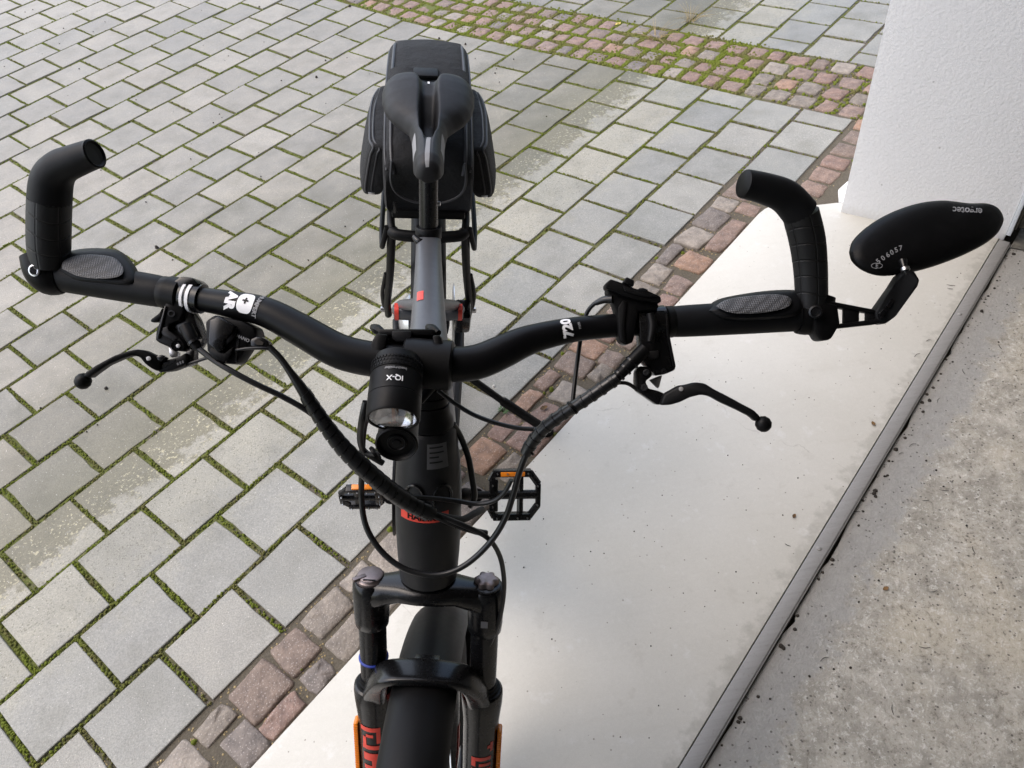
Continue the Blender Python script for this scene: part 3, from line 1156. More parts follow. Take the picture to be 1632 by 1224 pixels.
for s in (-1, 1):
    st = part('seat_stay', tube([S(1.052, 0.695, s * .018), S(1.14, 0.620, s * .050), S(1.27, 0.50, s * .068), S(1.395, 0.385, s * .076)], [.011, .010, .0095, .009], 14), 'frame_grey')
    part('red_stripe', tube([S(1.33, 0.4455, s * .0725), S(1.35, 0.427, s * .0738), S(1.368, 0.4105, s * .0750)], [.0101, .0099, .0098], 14, cap=False), 'red', st)
    part('chain_stay', tube([S(0.985, 0.30, s * .040), S(1.10, 0.315, s * .052), S(1.28, 0.345, s * .068), S(1.395, 0.357, s * .074)], [.016, .014, .012, .011], 14), 'frame_dark')
# broad grey yoke between the stays with its red ends
yk = part('stay_yoke', loft([superell(S(1.13, 0.612, l), BG, BV, w, .014, 3) for l, w in ((-.066, .006), (-.062, .013), (-.03, .017), (0, .018), (.03, .017), (.062, .013), (.066, .006))]), 'frame_grey')
for s in (-1, 1):
    part('red_mark', loft([superell(S(1.1295, 0.6125, s * l), BG, BV, w, .0150, 3) for l, w in ((.056, .0145), (.064, .0135))]), 'red', yk)
    part('cable_guide', lathe(S(1.112, 0.627, s * .024), (BV - BG).normalized(), [(0, .004), (.004, .0045), (.006, .002)], 10), 'black_plastic', yk)

# marks on the frame
def surf_on_top_tube(t, ang):
    pts = [(0.515, 0.885, .030, .030), (0.60, 0.878, .033, .030), (0.72, 0.860, .029, .026), (0.86, 0.838, .0245, .022), (1.00, 0.818, .0215, .019), (1.085, 0.806, .021, .018)]
    for a, b in zip(pts, pts[1:]):
        if a[0] <= t <= b[0]:
            k = (t - a[0]) / (b[0] - a[0])
            q = [x + (y - x) * k for x, y in zip(a, b)]
            ca, sa = cos(ang), sin(ang)
            p = 2.6
            return S(q[0], q[1]) + BN * ((q[2] + .0007) * math.copysign(abs(ca) ** (2 / p), ca)) + BV * ((q[3] + .0009) * math.copysign(abs(sa) ** (2 / p), sa))
def tt_patch(t0, t1, a0, a1, nt_=6, na=5):
    vv = [surf_on_top_tube(t0 + (t1 - t0) * i / nt_, a0 + (a1 - a0) * j / na) for i in range(nt_ + 1) for j in range(na + 1)]
    ff = [(i * (na + 1) + j, i * (na + 1) + j + 1, (i + 1) * (na + 1) + j + 1, (i + 1) * (na + 1) + j) for i in range(nt_) for j in range(na)]
    return vv, ff
part('red_dash', tt_patch(0.868, 0.893, 1.78, 2.22), 'red', top_tube)

def head_patch(z0, z1, a0, a1, rad, name, mat, nz=4, na=10):
    """patch on the head tube; angle 0 faces straight forward, positive to the bike's left"""
    vv = []
    for i in range(nz + 1):
        for j in range(na + 1):
            a = a0 + (a1 - a0) * j / na
            z = z0 + (z1 - z0) * i / nz
            vv.append(FC + FA * z + (FF0 * cos(a) + BN * sin(a)) * rad(z))
    ff = [(i * (na + 1) + j, i * (na + 1) + j + 1, (i + 1) * (na + 1) + j + 1, (i + 1) * (na + 1) + j) for i in range(nz) for j in range(na)]
    return part(name, (vv, ff), mat, head)
def hr(z):
    pr = [(0.016, .026), (0.020, .0325), (0.05, .0345), (0.09, .036), (0.14, .0355), (0.17, .0335), (0.190, .0305), (0.206, .0285)]
    for a, b in zip(pr, pr[1:]):
        if a[0] <= z <= b[0]:
            return a[1] + (b[1] - a[1]) * (z - a[0]) / (b[0] - a[0]) + .0005
    return .03
head_patch(0.113, 0.1245, -0.92, 0.62, hr, 'red_badge', 'red')
head_patch(0.176, 0.203, -0.05, 0.66, hr, 'sticker', 'dim_print')
for k, (z0, a1) in enumerate(((0.1985, .5), (0.193, .52), (0.188, .34), (0.1825, .46))):
    head_patch(z0, z0 + 0.0016, 0.03, a1, lambda z: hr(z) + .0003, 'sticker_line', 'frame_dark', 1, 6)
def on_head(z0, a0):
    def fn(x, y, z):
        a = a0 + x / 0.036
        zz = z0 + y
        return FC + FA * zz + (FF0 * cos(a) + BN * sin(a)) * (hr(zz) + .0004 + z)
    return fn
text('badge_lettering', 'HAIBIKE', None, BN, BV, 0.0100, 'black_matte', head, 0.0002, bend=on_head(0.1188, -0.15))
# embossed double arch emblem
for a0 in (-0.42, 0.42):
    pts = [FC + FA * (0.134 + 0.022 * z) + (FF0 * cos(a0 + x) + BN * sin(a0 + x)) * 0.0362 for x, z in ((-.27, 0), (-.27, .55), (-.17, .92), (0, 1.05), (.17, .92), (.27, .55), (.27, 0))]
    part('emblem_arch', tube(pts, .0016, 8), 'black_gloss', head)

# rear wheel, mudguard, rack
def wheel(center, axis, fwd, upv, R, rt_, name, red=False):
    w = empty_part(name, center)
    def ring(rc, prof_r, sx=1.0, n=72, seg=14, sq=2.0):
        secs = []
        for i in range(n):
            a = 2 * pi * i / n
            rad = fwd * sin(a) + upv * cos(a)
            secs.append(superell(center + rad * rc, axis, rad, prof_r * sx, prof_r, sq, seg))
        secs.append(secs[0])
        return loft(secs, cap=False)
    part('tyre', ring(R - rt_, rt_), 'tyre', w)
    part('rim', ring(R - 2 * rt_ - .008, .014, 1.5, sq=3.5), 'black_gloss', w)
    if red:
        for s in (-1, 1):
            for k in range(4):
                vv, ff = [], []
                n = 14
                for i in range(n + 1):
                    a = k * pi / 2 + 0.25 + 1.25 * i / n
                    rad = fwd * sin(a) + upv * cos(a)
                    for rr in (R - 2 * rt_ - .017, R - 2 * rt_ - .003):
                        vv.append(center + rad * rr + axis * (s * .0216))
                ff = [(2 * i, 2 * i + 1, 2 * i + 3, 2 * i + 2) for i in range(n)]
                part('rim_stripe', (vv, ff), 'red', w)
    part('hub', lathe(center - axis * .05, axis, [(0, .010), (.004, .03), (.010, .03), (.014, .016), (.086, .016), (.09, .03), (.096, .03), (.1, .010)], 20), 'black_matte', w)
    for k in range(28):
        a = 2 * pi * k / 28
        s = 1 if k % 2 else -1
        rad0 = fwd * sin(a + 0.5 * s) + upv * cos(a + .5 * s)
        rad1 = fwd * sin(a) + upv * cos(a)
        part('spoke', tube([center + rad0 * .028 + axis * (s * .042), center + rad1 * (R - 2 * rt_ - .015)], .0011, 5), 'silver', w)
    return w

def empty_part(name, loc):
    e = bpy.data.objects.new(name, None)
    COL.objects.link(e)
    adopt(e, bike)
    e.empty_display_size = 0.05
    return e

def fender(center, axis, fwd, upv, R, hw, a0, a1, name, n=60):
    secs = []
    for i in range(n + 1):
        a = a0 + (a1 - a0) * i / n
        rad = fwd * sin(a) + upv * cos(a)
        sec = []
        m = 12
        for j in range(m + 1):
            b = -1 + 2 * j / m
            sec.append(center + axis * (hw * sin(b * 1.45) / sin(1.45)) + rad * (R - 0.024 * (1 - cos(b * 1.45))))
        for j in range(m, -1, -1):
            b = -1 + 2 * j / m
            sec.append(center + axis * ((hw - .0022) * sin(b * 1.45) / sin(1.45)) + rad * (R - .0022 - 0.024 * (1 - cos(b * 1.45))))
        secs.append(sec)
    return part(name, loft(secs), 'fender')

RA = S(1.395, 0.357)
wheel(RA, BN, -BG, BV, 0.355, 0.027, 'rear_wheel')
fender(RA, BN, -BG, BV, 0.372, 0.034, -1.9, 1.35, 'rear_mudguard')
part('brake_disc', lathe(RA + BN * .058, BN, [(0, .03), (0, .09), (.002, .09), (.002, .03)], 36), 'silver')
part('brake_caliper', box(S(1.30, 0.455, .074), BG + BV * .4, BV - BG * .4, BN, .05, .075, .036, .008), 'black_gloss')
part('cassette', lathe(RA - BN * .07, BN, [(0, .03), (.004, .045), (.014, .056), (.024, .066), (.027, .066), (.029, .03)], 32), 'silver')
part('derailleur', box(S(1.385, 0.27, -.085), BG, BV, BN, .05, .10, .025, .006), 'black_plastic')
rack = empty_part('luggage_rack', RA)
for s in (-1, 1):
    part('rack_strut', tube([S(1.183, 0.752, s * .067), S(1.245, 0.62, s * .076), S(1.33, 0.47, s * .090), S(1.385, 0.385, s * .093)], .0082, 12), 'black_matte', rack)
    part('rack_rail', tube([S(1.178, 0.762, s * .060), S(1.20, 0.770, s * .068), S(1.40, 0.775, s * .069), S(1.63, 0.78, s * .066)], .0072, 12), 'black_matte', rack)
    part('pannier_rail', tube([S(1.178, 0.770, s * .074), S(1.186, 0.728, s * .083), S(1.215, 0.705, s * .087), S(1.30, 0.705, s * .090), S(1.52, 0.72, s * .088), S(1.56, 0.765, s * .074)], .005, 10), 'black_matte', rack)
    part('rear_strut', tube([S(1.52, 0.772, s * .069), S(1.46, 0.56, s * .086), S(1.40, 0.37, s * .095)], .0055, 10), 'black_matte', rack)
    part('strut_bolt', lathe(S(1.392, 0.395, s * .098), BN * s, [(0, .007), (.012, .007), (.014, .004)], 12), 'silver', rack)
    part('strut_spring', tube([S(1.25, 0.61, s * .086), S(1.31, 0.51, s * .099), S(1.36, 0.43, s * .101)], [.003, .0042, .0036], 8), 'black_plastic', rack)
part('rack_crossbar', tube([S(1.176, 0.762, -.066), S(1.165, 0.762, -.052), S(1.160, 0.762, 0), S(1.165, 0.762, .052), S(1.176, 0.762, .066)], .0105, 14), 'black_matte', rack)
for t in (1.30, 1.42, 1.54):
    part('rack_slat', tube([S(t, 0.774, -.066), S(t, 0.774, .066)], .005, 8), 'black_matte', rack)

# crank and pedals
part('chainring', lathe(S(0.935, 0.29, -.066), -BN, [(0, .03), (0, .078), (.004, .078), (.004, .03)], 44), 'black_matte')
cv = (BG * -0.100 + BV * 0.1375).normalized()
for s, sg in ((1, 1), (-1, -1)):
    end = S(0.935, 0.29, s * .088) + cv * (0.17 * sg)
    part('crank_arm', tube([S(0.935, 0.29, s * .076), S(0.935, 0.29, s * .082) + cv * (.06 * sg), end], [.016, .0125, .0125], 12), 'black_matte')
    pd = empty_part('pedal', end)
    # platform axes: the right-hand one lies almost square to the view, the other nearly edge on
    if s > 0:
        e1 = (BG * 0.60 + BV * 0.80).normalized()
    else:
        e1 = (BG * 0.19 - BV * 0.98).normalized()
    e3 = BN.cross(e1)
    c = end + BN * (s * (.066 if s > 0 else .058))
    hw, hl = .045, .049
    def pb(x, y, dx, dy, dz, bev=.002):
        return box(c + BN * (x * s) + e1 * y, BN, e1, e3, dx, dy, dz, bev)
    body = MB()
    body.add(pb(-hw + .009, 0, .016, .060, .016))
    body.add(tube([c + BN * (s * (-hw)), c + BN * (s * hw)], .0085, 12))
    for sy in (-1, 1):
        body.add(pb(-.002, sy * (hl - .008), .070, .013, .018))
        body.add(tube([c + BN * (s * -.034) + e1 * (sy * (hl - .007)), c + BN * (s * -.042) + e1 * (sy * .026)], .0062, 8))
        body.add(tube([c + BN * (s * .030) + e1 * (sy * (hl - .007)), c + BN * (s * .046) + e1 * (sy * .020)], .0068, 8))
    body.add(pb(.046, 0, .009, .044, .016))
    body.add(tube([c + BN * (s * .013) + e1 * .04, c + BN * (s * .013) - e1 * .04], .006, 8))
    body.build('pedal_body', 'black_gloss', pd)
    part('pedal_axle', tube([end - BN * (s * .004), c - BN * (s * hw)], .0075, 10), 'black_matte', pd)
    if s > 0:
        part('pedal_reflector', box(c + BN * (s * -.002) + e1 * (hl - .008) - e3 * .0096 * (1 if e3.dot(FW) > 0 else -1), BN, e1, e3, .044, .008, .002, .0006), 'orange', pd)
    else:
        part('pedal_reflector', pb(-.002, -(hl + .0002), .044, .006, .0115, .001), 'orange', pd)
    for x, y in ((-.03, .042), (-.012, .042), (.008, .042), (.026, .042), (-.03, -.042), (-.012, -.042), (.008, -.042), (.026, -.042), (.044, .018), (.044, -.018), (-.038, .02), (-.038, -.02)):
        part('pedal_pin', tube([c + BN * (x * s) + e1 * y - e3 * .012, c + BN * (x * s) + e1 * y + e3 * .012], .0016, 6), 'silver', pd)

# kickstand
kf = on_ground(872, 690, 0.0)
ktop = S(1.25, 0.335, .072)
kd = (kf - ktop)
kfoot = kf + Vector((0, 0, 0.012))
part('kickstand', tube([ktop, ktop + kd * .45, ktop + kd * .46, kfoot], [.0085, .0085, .0115, .0115], 12, sub=1), 'black_matte')
part('kickstand_foot', lathe(kf + Vector((0, 0, 0.0005)), Vector((0, 0, 1)), [(0, .016), (.006, .018), (.016, .015), (.024, .011)], 14), 'black_plastic')

# seat post, clamp, saddle
ax_s = (S(1.091, .829) - S(0.945, .32)).normalized()
post = part('seat_post', tube([S(1.080, 0.79), S(1.091, 0.829), S(1.126, 0.952)], .0158, 24, sub=1), 'black_gloss')
cl = part('seat_clamp', lathe(S(1.086, 0.812), ax_s, [(0, .0205), (.002, .022), (.018, .022), (.020, .0205)], 28), 'black_matte')
part('clamp_lever', tube([S(1.072, 0.825, -.024), S(1.062, 0.822, -.016), S(1.060, 0.818, -.002), S(1.061, 0.812, .012)], [.004, .0062, .0066, .006], 10), 'black_gloss', cl)
part('post_bolt', lathe(S(1.104, 0.868, .013), BN, [(0, .004), (.006, .004), (.007, .002)], 10), 'silver', post)
def on_post(h0, a0, rad=.0158):
    o = S(1.091 + (h0 - .829) * .2846, h0)
    fx = (-BG - ax_s * (-BG).dot(ax_s)).normalized()
    def fn(x, y, z):
        a = a0 + x / rad
        return o + ax_s * y + (fx * cos(a) + BN * sin(a)) * (rad + .0003 + z)
    return fn
text('post_lettering', 'ergotec', None, BN, BV, 0.0105, 'grey_print', post, .0001, bend=on_post(0.9200, 0.0))

def saddle_section(t):
    """half width, top height, side drop, channel depth, channel half width"""
    prof = [(1.036, .010, .966, .012, 0, .004), (1.042, .0180, .978, .024, .0002, .004), (1.06, .0230, .9845, .034, .0005, .005), (1.10, .0245, .986, .038, .002, .006),
            (1.128, .0255, .986, .038, .012, .0085), (1.15, .0275, .986, .036, .036, .0125), (1.172, .0315, .986, .034, .042, .0132), (1.190, .044, .986, .034, .044, .0136), (1.208, .0605, .988, .034, .040, .0138),
            (1.228, .0715, .991, .034, .028, .0138), (1.255, .0775, .995, .034, .015, .0135), (1.285, .079, .998, .032, .013, .0145), (1.305, .0755, .998, .028, .013, .017), (1.320, .066, .993, .018, .015, .019), (1.328, .056, .985, .012, .016, .02)]
    for a, b in zip(prof, prof[1:]):
        if a[0] <= t <= b[0] + 1e-9:
            k = (t - a[0]) / (b[0] - a[0])
            return [x + (y - x) * k for x, y in zip(a[1:], b[1:])]
    return prof[-1][1:]
def sad_pt(t, w):
    hw, top, drop, cd, cw = saddle_section(t)
    x = w * hw
    ax = abs(w)
    z = top - drop * 0.55 * ax ** 2.4 - drop * 0.45 * ax ** 12
    z -= cd * math.exp(-(x / cw) ** 6)
    # rear notch
    tt = t + (0.0)
    if t > 1.29:
        tt -= 0.024 * math.exp(-(x / .020) ** 2) * (t - 1.29) / .04
    return S(tt, z, x)
NT, NW = 72, 64
vv = []
ts = [1.036 + (1.328 - 1.036) * i / NT for i in range(NT + 1)]
for t in ts:
    for j in range(NW + 1):
        vv.append(sad_pt(t, -1 + 2 * j / NW))
ff = [(i * (NW + 1) + j, i * (NW + 1) + j + 1, (i + 1) * (NW + 1) + j + 1, (i + 1) * (NW + 1) + j) for i in range(NT) for j in range(NW)]
# closed underside
nb = len(vv)
for t in ts:
    hw, top, drop, cd, cw = saddle_section(t)
    for j in range(NW + 1):
        w = -1 + 2 * j / NW
        vv.append(S(t, top - drop - 0.003 - 0.004 * (1 - w * w), w * hw * .97))
ff += [(nb + i * (NW + 1) + j, nb + (i + 1) * (NW + 1) + j, nb + (i + 1) * (NW + 1) + j + 1, nb + i * (NW + 1) + j + 1) for i in range(NT) for j in range(NW)]
for i in range(NT):
    for j in (0, NW):
        ff.append((i * (NW + 1) + j, (i + 1) * (NW + 1) + j, nb + (i + 1) * (NW + 1) + j, nb + i * (NW + 1) + j))
for j in range(NW):
    for i in (0, NT):
        ff.append((i * (NW + 1) + j, i * (NW + 1) + j + 1, nb + i * (NW + 1) + j + 1, nb + i * (NW + 1) + j))
sad = part('saddle', (vv, ff), 'saddle', smooth_angle=60)
def sad_patch(t0, t1, w0, w1, name, mat, n=12, m=4, lift=.0007):
    vv = [sad_pt(t0 + (t1 - t0) * i / n, (w0[0] + (w0[1] - w0[0]) * i / n) * (1 - j / m) + (w1[0] + (w1[1] - w1[0]) * i / n) * j / m) + (BV - BG * 0.6).normalized() * lift for i in range(n + 1) for j in range(m + 1)]
    ff = [(i * (m + 1) + j, i * (m + 1) + j + 1, (i + 1) * (m + 1) + j + 1, (i + 1) * (m + 1) + j) for i in range(n) for j in range(m)]
    return part(name, (vv, ff), mat, sad)
sad_patch(1.039, 1.118, (-.30, -.10), (.05, .14), 'nose_stripe', 'grey_print', 16)
sad_patch(1.085, 1.14, (-.99, -.99), (-.78, -.80), 'side_patch', 'grey_print', 10, 4, .0012)
sad_patch(1.085, 1.14, (.78, .80), (.99, .99), 'side_patch', 'grey_print', 10, 4, .0012)
sad_patch(1.288, 1.305, (-.02, -.02), (.025, .025), 'maker_mark', 'white_print', 4, 2, .0012)
part('channel_dark_insert', loft([superell(S(t, .9445, 0), BN, BV, .0105, .004, 3) for t in (1.14, 1.205)]), 'black_plastic', sad)  # black insert: the darkness of the cut-out is put into its colour
part('clamp_bolt', lathe(S(1.137, .958, .001), BV, [(0, .0055), (.006, .0055), (.008, .003)], 12), 'silver', sad)
for s in (-1, 1):
    part('saddle_rail', tube([S(1.07, .955, s * .010), S(1.11, .942, s * .021), S(1.20, .940, s * .022), S(1.29, .962, s * .03)], .0038, 8), 'black_matte', sad)
part('post_head', box(S(1.132, .950), BG, BV, BN, .045, .018, .036, .004), 'black_matte')

# ------------------------------------------------------------------ fork and front wheel
crown = part('fork_crown', loft([superell(F(l, f, z), FF, FA, w, hh, 2.6, 24) for l, f, z, w, hh in (
    (-.074, .000, -.012, .014, .016), (-.066, .000, -.010, .0205, .020), (-.050, .004, -.004, .0185, .0165), (-.032, .006, .003, .021, .0135), (-.012, .004, .006, .031, .0125), (.012, .004, .006, .031, .0125),
    (.032, .006, .003, .021, .0135), (.050, .004, -.004, .0185, .0165), (.066, .000, -.010, .0205, .020), (.074, .000, -.012, .014, .016))]), 'black_gloss')
part('crown_maker_mark', box(F(.0665, .0218, -.032), FL, FA, FF, .008, .009, .0006, .0), 'dim_print', crown)
LEG = .0665
for s in (-1, 1):
    part('crown_socket', lathe(F(s * LEG, 0, 0), FA, [(-.058, .0175), (-.056, .0195), (-.045, .0205), (-.005, .0212), (.004, .0205), (.007, .0185)], 30), 'black_gloss')
    part('stanchion', lathe(F(s * LEG, 0, 0), FA, [(-.18, .0163), (-.05, .0163)], 28), 'black_gloss')
    part('dust_seal', lathe(F(s * LEG, 0, 0), FA, [(-.162, .0205), (-.158, .0222), (-.150, .0222), (-.1495, .0200), (-.145, .0200), (-.1445, .0182), (-.140, .0175)], 28), 'black_plastic')
    low = part('fork_lower', lathe(F(s * LEG, 0, 0), FA, [(-.47, .017), (-.44, .021), (-.28, .0218), (-.20, .0225), (-.172, .0250), (-.158, .0255), (-.152, .0248), (-.150, .0225)], 32), 'black_gloss')
    part('dropout', box(F(s * (LEG - .006), .022, -.462), FL, FF, FA, .014, .07, .05, .008), 'black_gloss')
    # red lettering wrapped on the lowers
    def leg_patch(z0, z1, a0, a1, rr=.0224, n=4, m=8, name='red_lettering', mat='red'):
        vv, ff = [], []
        for i in range(n + 1):
            for j in range(m + 1):
                a = a0 + (a1 - a0) * j / m
                z = z0 + (z1 - z0) * i / n
                ra = .0218 + max(0, (z + .28) / .08 * .0007) + (max(0, z + .2) / .028 * .0025 if z > -.2 else 0) + .0005
                vv.append(F(s * LEG, 0, z) + (FF * cos(a) + FL * sin(a)) * ra)
        for i in range(n):
            for j in range(m):
                ff.append((i * (m + 1) + j, i * (m + 1) + j + 1, (i + 1) * (m + 1) + j + 1, (i + 1) * (m + 1) + j))
        part(name, (vv, ff), mat, low)
    if s < 0:
        for z0, z1, a0, a1 in ((-.212, -.205, -.75, .42), (-.232, -.212, .20, .42), (-.222, -.217, -.40, .02), (-.236, -.222, -.62, -.40), (-.243, -.236, -.65, .42), (-.263, -.250, -.62, .42), (-.272, -.263, -.10, .42), (-.279, -.272, -.60, .42), (-.30, -.287, -.60, .42)):
            leg_patch(z0, z1, a0, a1)
    else:
        for z0, z1, a0, a1 in ((-.226, -.222, .62, .80), (-.232, -.226, .45, .80), (-.238, -.232, .62, .80), (-.252, -.246, -.45, .70), (-.262, -.252, -.45, -.2), (-.262, -.257, .0, .70), (-.272, -.266, -.45, .70), (-.284, -.276, -.45, .55), (-.30, -.29, -.45, .70)):
            leg_patch(z0, z1, a0, a1)
    rf = part('leg_reflector', box(F(s * .0905, .004, -.262), FL, FF, FA, .006, .014, .10, .002), 'orange')
    for q in range(22):
        part('reflector_rib', box(F(s * .0905, .0112, -.305 + q * .0042), FL, FF, FA, .005, .0012, .0016), 'orange', rf)
part('blue_o_ring', lathe(F(-LEG, 0, -.112), FA, [(0, .0164), (.0008, .0180), (.0022, .0180), (.003, .0164)], 28), 'blue')
# brace over the wheel
bp = [(-.0665, 0, -.200, .012, .012), (-.064, .008, -.158, .016, .015), (-.054, .028, -.116, .016, .010), (-.040, .036, -.098, .0175, .0065), (-.014, .038, -.0925, .018, .0058), (.014, .038, -.0925, .018, .0058), (.040, .036, -.098, .0175, .0065), (.054, .028, -.116, .016, .010), (.064, .008, -.158, .016, .015), (.0665, 0, -.200, .012, .012)]
D = catmull(bp, 4)
secs = []
for i, d in enumerate(D):
    a, b = D[max(i - 1, 0)], D[min(i + 1, len(D) - 1)]
    tg = (F(*b[:3]) - F(*a[:3])).normalized()
    x = (FF - tg * FF.dot(tg)).normalized()
    y = tg.cross(x)
    secs.append(superell(F(*d[:3]), x, y, d[3], d[4], 4.5, 28))
part('fork_brace', loft(secs), 'black_gloss')
# caps
kc = part('compression_dial', lathe(F(-LEG, 0, .006), FA, [(0, .0155), (.0005, .0168), (.004, .0168), (.0055, .0150), (.0075, .0146), (.0085, .013)], 30), 'knob')
part('dial_lever', box(F(-LEG - .011, .008, .0135), (FL * .8 - FF * .6), (FF * .8 + FL * .6), FA, .016, .006, .004, .001), 'knob', kc)
part('dial_slot', box(F(-LEG + .001, .012, .0146), FL, FF, FA, .014, .0016, .0012, .0), 'black_matte', kc)
part('air_cap', lathe(F(LEG, 0, .006), FA, [(0, .0160), (.001, .0172), (.0035, .0172), (.0045, .0150)], 30), 'black_gloss')
star = []
for k in range(36):
    a = 2 * pi * k / 36
    star.append((cos(a) * (.0125 + .0016 * cos(a * 6)), sin(a) * (.0125 + .0016 * cos(a * 6))))
part('rebound_knob', loft([[F(LEG + x * q, y * q, z) for x, y in star] for z, q in ((.008, 1.0), (.013, 1.02), (.0165, .95), (.018, .75), (.0172, .35))]), 'knob')

WC = F(0, .044, -.465)
fw_ = wheel(WC, FL, FF, FA, 0.352, 0.029, 'front_wheel', red=True)
fender(WC, FL, FF, FA, 0.3665, 0.0385, -1.75, 0.75, 'front_mudguard')
part('brake_disc', lathe(WC + FL * .047, FL, [(0, .035), (0, .09), (.002, .09), (.002, .035)], 40), 'rail')
part('brake_caliper', box(F(.050, -.045, -.36), FL, FF, FA, .03, .045, .07, .006), 'black_gloss')
for s in (-1, 1):
    part('mudguard_stay', tube([WC + FL * (s * .052), WC + FL * (s * .047) + (FF * sin(-1.2) + FA * cos(-1.2)) * .345], .0022, 8), 'black_matte')
part('guard_bracket', box(F(0, .022, -.100), FL, FF, FA, .03, .035, .006, .002), 'black_gloss')

# ------------------------------------------------------------------ cockpit
bar_pts = [(92, 438, .729, .0111), (180, 452, .722, .0111), (266, 466, .716, .0111), (323, 477, .711, .0112), (368, 485, .706, .0125), (425, 498, .700, .0138), (481, 527, .695, .0150), (537, 558, .690, .0158), (585, 571, .688, .0159),
           (650, 578, .687, .0159), (715, 581, .688, .0159), (760, 577, .692, .0159), (800, 561, .697, .0154), (830, 547, .702, .0143), (860, 537, .707, .0130), (905, 527, .713, .0118), (952, 521, .719, .0112), (1066, 513, .727, .0111), (1180, 507, .734, .0111), (1290, 501, .741, .0111)]
bar = part('handlebar', tube([at(x, y, d) for x, y, d, r in bar_pts], [r for *_, r in bar_pts], 24, 5), 'bar_black')
stem = part('stem', loft([superell(F(0, y, z), FL, FA, w, hh, 3.2, 24) for y, z, w, hh in ((-.026, .274, .012, .016), (-.018, .275, .021, .021), (.0, .277, .0225, .0225), (.03, .290, .020, .0185), (.055, .303, .021, .019), (.066, .309, .021, .019))]), 'black_matte')
bc = at(650, 578, .687)
ccen = at(683, 580, .6875)
bdir = (at(715, 581, .688) - at(585, 571, .688)).normalized()
part('bar_clamp', lathe(ccen - bdir * .022, bdir, [(0, .020), (.002, .0225), (.042, .0225), (.044, .020)], 28), 'black_matte', stem)

# phone and lamp carrier on the bar, set off towards the bike's right
car = part('lamp_carrier', slab([(597, 535), (612, 524), (690, 526), (700, 536), (708, 585), (700, 612), (686, 618), (600, 612), (590, 596), (590, 560)], [.698, .708, .708, .698, .685, .685, .685, .685, .685, .690], .022, .004), 'black_plastic')
part('carrier_lip', box(at(650, 531, .694), RT, UP, FW, .050, .006, .022, .002), 'black_plastic', car)
part('release_tab', slab([(624, 527), (656, 527), (656, 541), (648, 545), (632, 545), (624, 541)], .680, .012, .0018), 'rubber', car)
part('carrier_arm', slab([(590, 548), (599, 531), (618, 533), (611, 570), (606, 613), (590, 606)], .674, .020, .0022), 'black_plastic', car)
part('carrier_arm', slab([(688, 534), (702, 534), (716, 575), (717, 608), (704, 614), (690, 612), (694, 560)], .674, .020, .0022), 'black_plastic', car)
for x in (602, 690):
    part('carrier_hook', tube([at(x - 8, 521, .702), at(x, 526, .694), at(x + 9, 531, .688)], [.003, .005, .003], 8), 'black_plastic', car)
for x in (617, 668):
    for q in range(9):
        part('ratchet_tooth', box(at(x, 541 + q * 4.2, .682), RT, UP, FW, .0042, .0009, .003), 'dim_print', car)

# headlamp
ldir = (-BG * cos(radians(15)) - BV * sin(radians(15)) - BN * 0.05).normalized()
lfront = at(626.5, 667, .640)
lx = (BN - ldir * BN.dot(ldir)).normalized()
lup = ldir.cross(lx)
if lup.dot(BV) < 0: lup = -lup
R_ = .0226
lamp = part('headlamp', lathe(lfront, -ldir, [(.0145, .0001), (.0145, .0196), (-.0005, .0198), (-.0012, .0205), (-.0010, .0218), (.0005, R_), (.018, R_), (.0184, R_ - .0004), (.0188, R_), (.038, R_ - .0004), (.0384, R_ - .0014), (.040, R_ - .0014), (.0405, R_ - .0006), (.0495, R_ - .0010), (.050, R_ - .002), (.0575, R_ - .0035), (.060, R_ - .007), (.061, .010)], 56, xref=lx), 'black_matte')
vv, ff = [], []
sg = 40
prof = [(.0005, .0194), (.004, .0182), (.008, .0152), (.011, .011), (.0128, .006), (.0134, .001)]
for z, r in prof:
    for k in range(sg):
        a = 2 * pi * k / sg
        vv.append(lfront - ldir * z + lx * (cos(a) * r) + lup * (sin(a) * r))
for i in range(len(prof) - 1):
    for k in range(sg):
        p, q = i * sg + k, i * sg + (k + 1) % sg
        ff.append((p, q, q + sg, p + sg))
part('lamp_reflector', (vv, ff), 'reflector', lamp)
part('reflected_streak_bar', box(lfront - ldir * .0055 + lup * .002, lx, lup, ldir, .0030, .030, .0016, .0004), simple('reflected_orange_streak', (0.45, 0.2, 0.1), 0.4, metal=0.6), lamp)  # added bar: the orange streak reflected in the bowl is put into its colour
part('lamp_lens', lathe(lfront - ldir * .0004, ldir, [(0, .0195), (.0006, .0195), (.0012, .014), (.0014, .001)], 40), 'lens', lamp)
def knurl():
    mb = MB()
    for k in range(44):
        for q in range(3):
            a = 2 * pi * (k + .5 * (q % 2)) / 44
            rad = lx * cos(a) + lup * sin(a)
            mb.add(box(lfront - ldir * (.0425 + q * .0032) + rad * (R_ - .0009), rad, ldir, rad.cross(ldir), .0014, .0022, .0019))
    return mb
kn = knurl().build('knurled_ring', 'black_matte', lamp)
tag(kn, kind='stuff')
def on_lamp(z0, rad=R_):
    def fn(x, y, z):
        a = x / rad
        return lfront - ldir * z0 + ldir * y + (lup * cos(a + LTA) - lx * sin(a + LTA)) * (rad + .0003 + z)
    return fn
LTA = -0.02
text('lamp_lettering', 'IQ-X', None, BN, BV, 0.0066, 'white_print', lamp, .0002, bend=on_lamp(.0265))
text('lamp_maker_lettering', 'busch+m\u00fcller', None, BN, BV, 0.0034, 'grey_print', lamp, .0001, bend=on_lamp(.0360))

